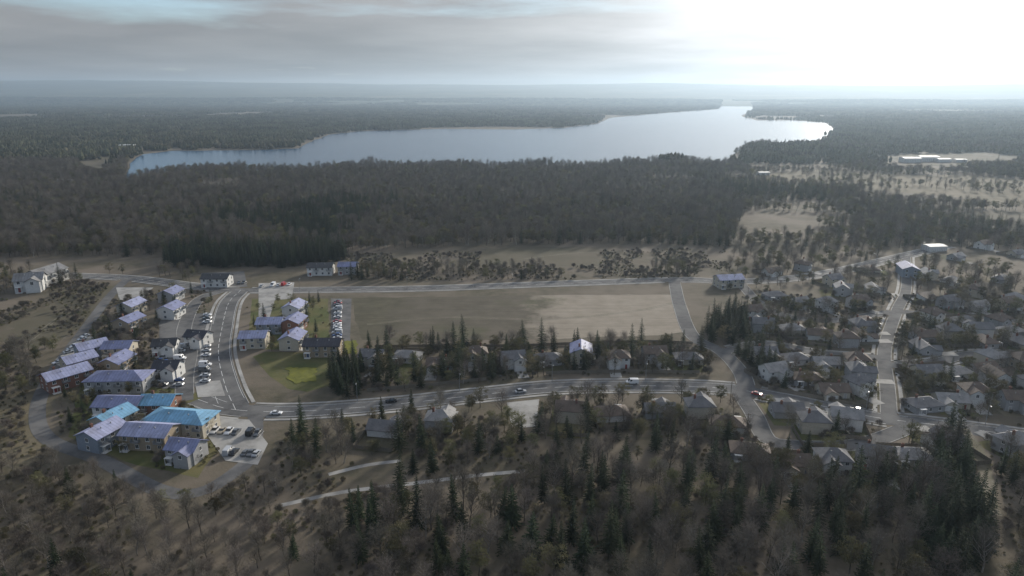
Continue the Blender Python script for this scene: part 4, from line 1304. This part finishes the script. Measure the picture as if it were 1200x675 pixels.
def scatter_object(name, xyz, idx, rot, scl, coll, label, cat=None):
    me = bpy.data.meshes.new(name)
    me.vertices.add(len(xyz)); me.vertices.foreach_set('co', np.asarray(xyz, np.float32).ravel())
    for nm, tp, arr in (('idx', 'INT', idx), ('rot', 'FLOAT', rot), ('scl', 'FLOAT', scl)):
        at = me.attributes.new(nm, tp, 'POINT'); at.data.foreach_set('value', np.asarray(arr, np.int32 if tp == 'INT' else np.float32))
    o = add(name, me); o['kind'] = 'stuff'; o['label'] = label
    if cat: o['category'] = cat
    ng = bpy.data.node_groups.new(name + '_nodes', 'GeometryNodeTree')
    ng.interface.new_socket('Geometry', in_out='INPUT', socket_type='NodeSocketGeometry')
    ng.interface.new_socket('Geometry', in_out='OUTPUT', socket_type='NodeSocketGeometry')
    N, L = ng.nodes, ng.links
    gi, go = N.new('NodeGroupInput'), N.new('NodeGroupOutput')
    ci = N.new('GeometryNodeCollectionInfo'); ci.inputs['Collection'].default_value = coll
    ci.inputs['Separate Children'].default_value = True; ci.inputs['Reset Children'].default_value = True
    ip = N.new('GeometryNodeInstanceOnPoints'); ip.inputs['Pick Instance'].default_value = True

    def na(nm, tp):
        n = N.new('GeometryNodeInputNamedAttribute'); n.data_type = tp; n.inputs['Name'].default_value = nm; return n.outputs['Attribute']
    L.new(gi.outputs[0], ip.inputs['Points']); L.new(ci.outputs[0], ip.inputs['Instance'])
    L.new(na('idx', 'INT'), ip.inputs['Instance Index'])
    cx = N.new('ShaderNodeCombineXYZ'); L.new(na('rot', 'FLOAT'), cx.inputs['Z']); L.new(cx.outputs[0], ip.inputs['Rotation'])
    L.new(na('scl', 'FLOAT'), ip.inputs['Scale'])
    L.new(ip.outputs[0], go.inputs[0])
    md = o.modifiers.new('scatter', 'NODES'); md.node_group = ng
    return o


X, Y, S, I = [], [], [], []


def put(x, y, s, mixk):
    ks = list(mixk); w = np.array([mixk[k] for k in ks], float); w /= w.sum()
    ch = rng.choice(len(ks), len(x), p=w)
    cl = fbm(np.asarray(x) / 55, np.asarray(y) / 55, 31, 4)          # species stand in clumps
    if 'pine_tree' in ks and len(ks) > 1:
        ip_ = ks.index('pine_tree'); o_ = [k for k in range(len(ks)) if k != ip_]
        for q in range(len(x)):
            if cl[q] > 0.55 and rng.random() < 0.8: ch[q] = ip_
            elif cl[q] < 0.1 and ch[q] == ip_ and rng.random() < 0.8: ch[q] = o_[int(rng.integers(len(o_)))]
    s = np.asarray(s) * (1 + 0.22 * fbm(np.asarray(x) / 28, np.asarray(y) / 28, 32, 3))
    for q in range(len(x)):
        kd = ks[ch[q]]; X.append(x[q]); Y.append(y[q]); S.append(s[q]); I.append(IDX[(kd, int(rng.integers(len(KIND[kd][0]))))])


for (x, y, s, kd, vi) in OVER:
    X.append(x); Y.append(y); S.append(s); I.append(IDX[(kd, vi)])


def mass(poly, spacing, mixk, smin, smax, dens=1.0, margin=3.0, fields=True, thin=None):
    x, y = scatter(GP(poly), spacing)
    k = rng.random(len(x)) < dens
    if thin is not None:
        k &= fbm(x / thin[0], y / thin[0], thin[1], 4) < thin[2]
    x, y = x[k], y[k]
    k = clear_of(x, y, 1.0, margin)
    for q in (LAKE, F_NW, F_EAST, F_EAST2, F_EASTB, F_SHORE, F_WEST, F_WEST2): k &= ~inpoly(x, y, q)
    k &= fbm(x / 38, y / 38, 33, 4) < 0.95
    x, y = x[k], y[k]
    put(x, y, rng.uniform(smin, smax, len(x)), mixk)


MIX_P = {'bare_tree': 6, 'leafy_tree': 2.5}
MIX_F = {'bare_tree': 4.2, 'leafy_tree': 3.8, 'pine_tree': 1.6}
# the forest belt behind the estate, left and centre darker
mass([(-260, 304), (190, 300), (410, 296), (560, 288), (720, 286), (850, 290), (880, 238), (-200, 238)], 6.3, MIX_F, 0.7, 1.1)
mass([(-230, 238), (880, 238), (800, 214), (-200, 214)], 7.2, MIX_P, 0.65, 1.0)
mass([(-240, 214), (800, 214), (880, 200), (850, 188), (700, 190), (-200, 190)], 7.6, MIX_P, 0.65, 1.05)
# hazy right-hand side: looser woods with clearings
mass([(850, 290), (880, 240), (800, 214), (870, 170), (1400, 170), (1450, 292), (1000, 292)], 7.5, {'bare_tree': 4, 'leafy_tree': 4, 'pine_tree': 1.4}, 0.65, 1.05, thin=(120, 5, 0.28))
mass([(860, 300), (1000, 292), (1450, 290), (1400, 372), (1080, 372), (880, 360), (840, 330)], 9.5, {'bare_tree': 4, 'leafy_tree': 4, 'pine_tree': 1.2}, 0.5, 0.9, thin=(60, 6, 0.35))
x, y = scatter(F_EAST, 13.0)
k_ = fbm(x / 60, y / 30, 21, 3) < 0.05
put(x[k_], y[k_], rng.uniform(0.5, 0.9, int(k_.sum())), {'bare_tree': 3, 'leafy_tree': 3})
# undergrowth between the trunks of the near woods
# dark conifer line above the estate
mass([(188, 314), (200, 296), (408, 294), (404, 306), (330, 314)], 4.6, {'pine_tree': 1}, 0.65, 0.95)
# trees either side of the back road
mass([(410, 330), (412, 314), (560, 314), (700, 314), (800, 312), (830, 324), (600, 328)], 5.8, {'bare_tree': 3, 'leafy_tree': 3, 'shrub': 2, 'pine_tree': 0.8}, 0.4, 0.8, thin=(22, 14, 0.35))
# scattered woods at the left
mass([(-160, 445), (-190, 312), (60, 318), (150, 322), (240, 316), (235, 332), (130, 340), (100, 380), (50, 445), (36, 462), (-60, 468)], 8.0, {'bare_tree': 4, 'leafy_tree': 3, 'pine_tree': 1.5}, 0.5, 0.85, thin=(45, 8, 0.22))
# sides outside the frame and under the camera
mass([(-60, 690), (-60, 555), (-190, 540), (-420, 690)], 7.5, {'bare_tree': 6, 'leafy_tree': 1, 'pine_tree': 0.6}, 0.62, 0.95)
mass([(1262, 690), (1262, 520), (1290, 380), (1500, 380), (1650, 690)], 9.0, {'bare_tree': 4, 'leafy_tree': 3, 'pine_tree': 3}, 0.6, 0.95)
mass([(-300, 790), (-200, 692), (1400, 692), (1500, 790)], 7.5, {'bare_tree': 4, 'leafy_tree': 1, 'pine_tree': 2}, 0.6, 0.95)
xyz = np.stack([np.array(X), np.array(Y), np.zeros(len(X))], 1)
scatter_object('woodland', xyz, I, rng.uniform(0, 6.28, len(X)), S, SRC, 'mixed bare and evergreen forest stretching behind the estate to the lake')
print('woodland instances', len(X), 'counted', COUNT)

UX, UY = [], []
for P in ([(-120, 690), (-80, 552), (110, 545), (190, 590), (310, 556), (330, 512), (420, 500), (700, 480), (860, 480), (900, 560), (1080, 560), (1096, 515), (1150, 520), (1170, 560), (1290, 560), (1320, 690)],
          [(60, 455), (130, 348), (240, 340), (250, 460), (262, 520), (240, 565), (70, 512)], [(424, 402), (830, 402), (840, 440), (640, 441), (426, 462)], [(870, 345), (1270, 345), (1290, 560), (860, 560)],
          [(-90, 330), (130, 330), (100, 380), (50, 450), (40, 500), (60, 535), (-90, 548)], [(405, 298), (850, 292), (850, 326), (410, 330)]):
    x, y = scatter(GP(P), 3.0)
    k = clear_of(x, y, -1.0, 1.0, clear_near=0.0) & (fbm(x / 9, y / 9, 44, 4) < 0.15)
    UX.append(x[k]); UY.append(y[k])
UX, UY = np.concatenate(UX), np.concatenate(UY)
SRC3 = bpy.data.collections.new('undergrowth_sources')
for k in range(2):
    o = bpy.data.objects.new('u%d' % k, joined('undergrowth_%d' % k, SHRUB[k])); SRC3.objects.link(o)
brm = [bare_tree(71, 5.0, 1.1), bare_tree(72, 4.0, 0.9)]
for k in range(2):
    o = bpy.data.objects.new('u%d' % (k + 2), joined('undergrowth_%d' % (k + 2), brm[k])); SRC3.objects.link(o)
scatter_object('undergrowth', np.stack([UX, UY, np.zeros(len(UX))], 1), rng.choice(4, len(UX), p=[0.35, 0.35, 0.15, 0.15]), rng.uniform(0, 6.28, len(UX)), rng.uniform(0.25, 0.8, len(UX)), SRC3,
               'low brown scrub and saplings between the trees and gardens')

# far woods: patches of simple crowns
SRC2 = bpy.data.collections.new('far_tree_sources')
def canopy_patch(seed, dark):
    rnd = random.Random(seed); mb = MB()
    for k in range(20):
        cx, cy = rnd.uniform(-21, 21), rnd.uniform(-21, 21)
        h = rnd.uniform(9, 16); r = rnd.uniform(3.2, 5.2)
        con = rnd.random() < dark
        if con: r *= 0.65; h *= 1.1
        n = 9; base = len(mb.v); rings = 5
        for j in range(rings):
            f = j / (rings - 1.0)
            rr = r * ((1 - f) ** 0.8 if con else math.sin(math.pi * (0.18 + 0.80 * f)) ) + 0.05
            z = h * (0.12 + 0.88 * f)
            for i in range(n):
                t = 6.283 * i / n + j * 0.35
                q = rr * rnd.uniform(0.68, 1.25)
                mb.v.append((cx + q * math.cos(t), cy + q * math.sin(t), z * rnd.uniform(0.93, 1.06)))
        for j in range(rings - 1):
            for i in range(n):
                i2 = (i + 1) % n
                mb.f.append((base + j * n + i, base + j * n + i2, base + (j + 1) * n + i2, base + (j + 1) * n + i)); mb.m.append(0)
        mb.f.append(tuple(base + (rings - 1) * n + i for i in range(n))); mb.m.append(0)
    return mb.mesh('canopy_patch', MAT['canopy'])


for k in range(6):
    o = bpy.data.objects.new('p%d' % k, canopy_patch(60 + k, 0.2 + 0.1 * k)); SRC2.objects.link(o)
FX, FY = [], []
for (y0, y1, sp) in ((1240.0, 3200.0, 36.0), (3200.0, 8600.0, 50.0)):
    gx, gy = np.meshgrid(np.arange(-1.05 * y1, 1.05 * y1, sp), np.arange(y0, y1, sp))
    x = (gx + rng.uniform(-.45, .45, gx.shape) * sp).ravel(); y = (gy + rng.uniform(-.45, .45, gy.shape) * sp).ravel()
    k = np.abs(x) < 0.92 * y + 150
    k &= ~inpoly(x, y - 24, LAKE) & ~inpoly(x, y + 24, LAKE) & ~inpoly(x - 20, y, LAKE) & ~inpoly(x + 20, y, LAKE)
    for q in (F_EASTB, F_EAST, F_SHORE): k &= ~inpoly(x, y, q)
    k &= fbm(x / 420, y / 420, 12, 4) < 0.55
    for hx_, hy_, hr in HOUSE_POS[-8:]:
        k &= (x - hx_) ** 2 + (y - hy_) ** 2 > (hr + 26) ** 2
    FX.append(x[k]); FY.append(y[k])
FX = np.concatenate(FX); FY = np.concatenate(FY)
fz = np.zeros(len(FX))
far = FY > 6500                                       # follow the foot of the hills
if far.any():
    ix = np.clip(((FX[far] - hx[0]) / (hx[1] - hx[0])).astype(int), 0, len(hx) - 1); iy = np.clip(((FY[far] - hy[0]) / (hy[1] - hy[0])).astype(int), 0, len(hy) - 1)
    fz[far] = np.maximum(HZ[iy, ix], 0)
scatter_object('far_woodland', np.stack([FX, FY, fz], 1), rng.integers(0, 6, len(FX)), rng.uniform(0, 6.28, len(FX)), rng.uniform(0.75, 1.15, len(FX)) , SRC2,
               'hazy forest on the plain around and beyond the lake')
print('far patches', len(FX))

# ------------------------------------------------------------------ haze
hz = MB(); hz.box(-15100, 15100, -1600, 15100, -2.0, float(HZ.max()) + 20)
hm_ = bpy.data.materials.new('haze'); hm_.use_nodes = True
_n = hm_.node_tree.nodes; _n.clear()
pv = _n.new('ShaderNodeVolumePrincipled'); pv.inputs['Color'].default_value = (0.56, 0.70, 0.84, 1); pv.inputs['Density'].default_value = 0.00008; pv.inputs['Anisotropy'].default_value = 0.5
ou = _n.new('ShaderNodeOutputMaterial'); hm_.node_tree.links.new(pv.outputs[0], ou.inputs['Volume'])
ho = add('haze', hz.mesh('haze', hm_)); ho['kind'] = 'stuff'; ho['label'] = 'pale haze in the air over the whole landscape'
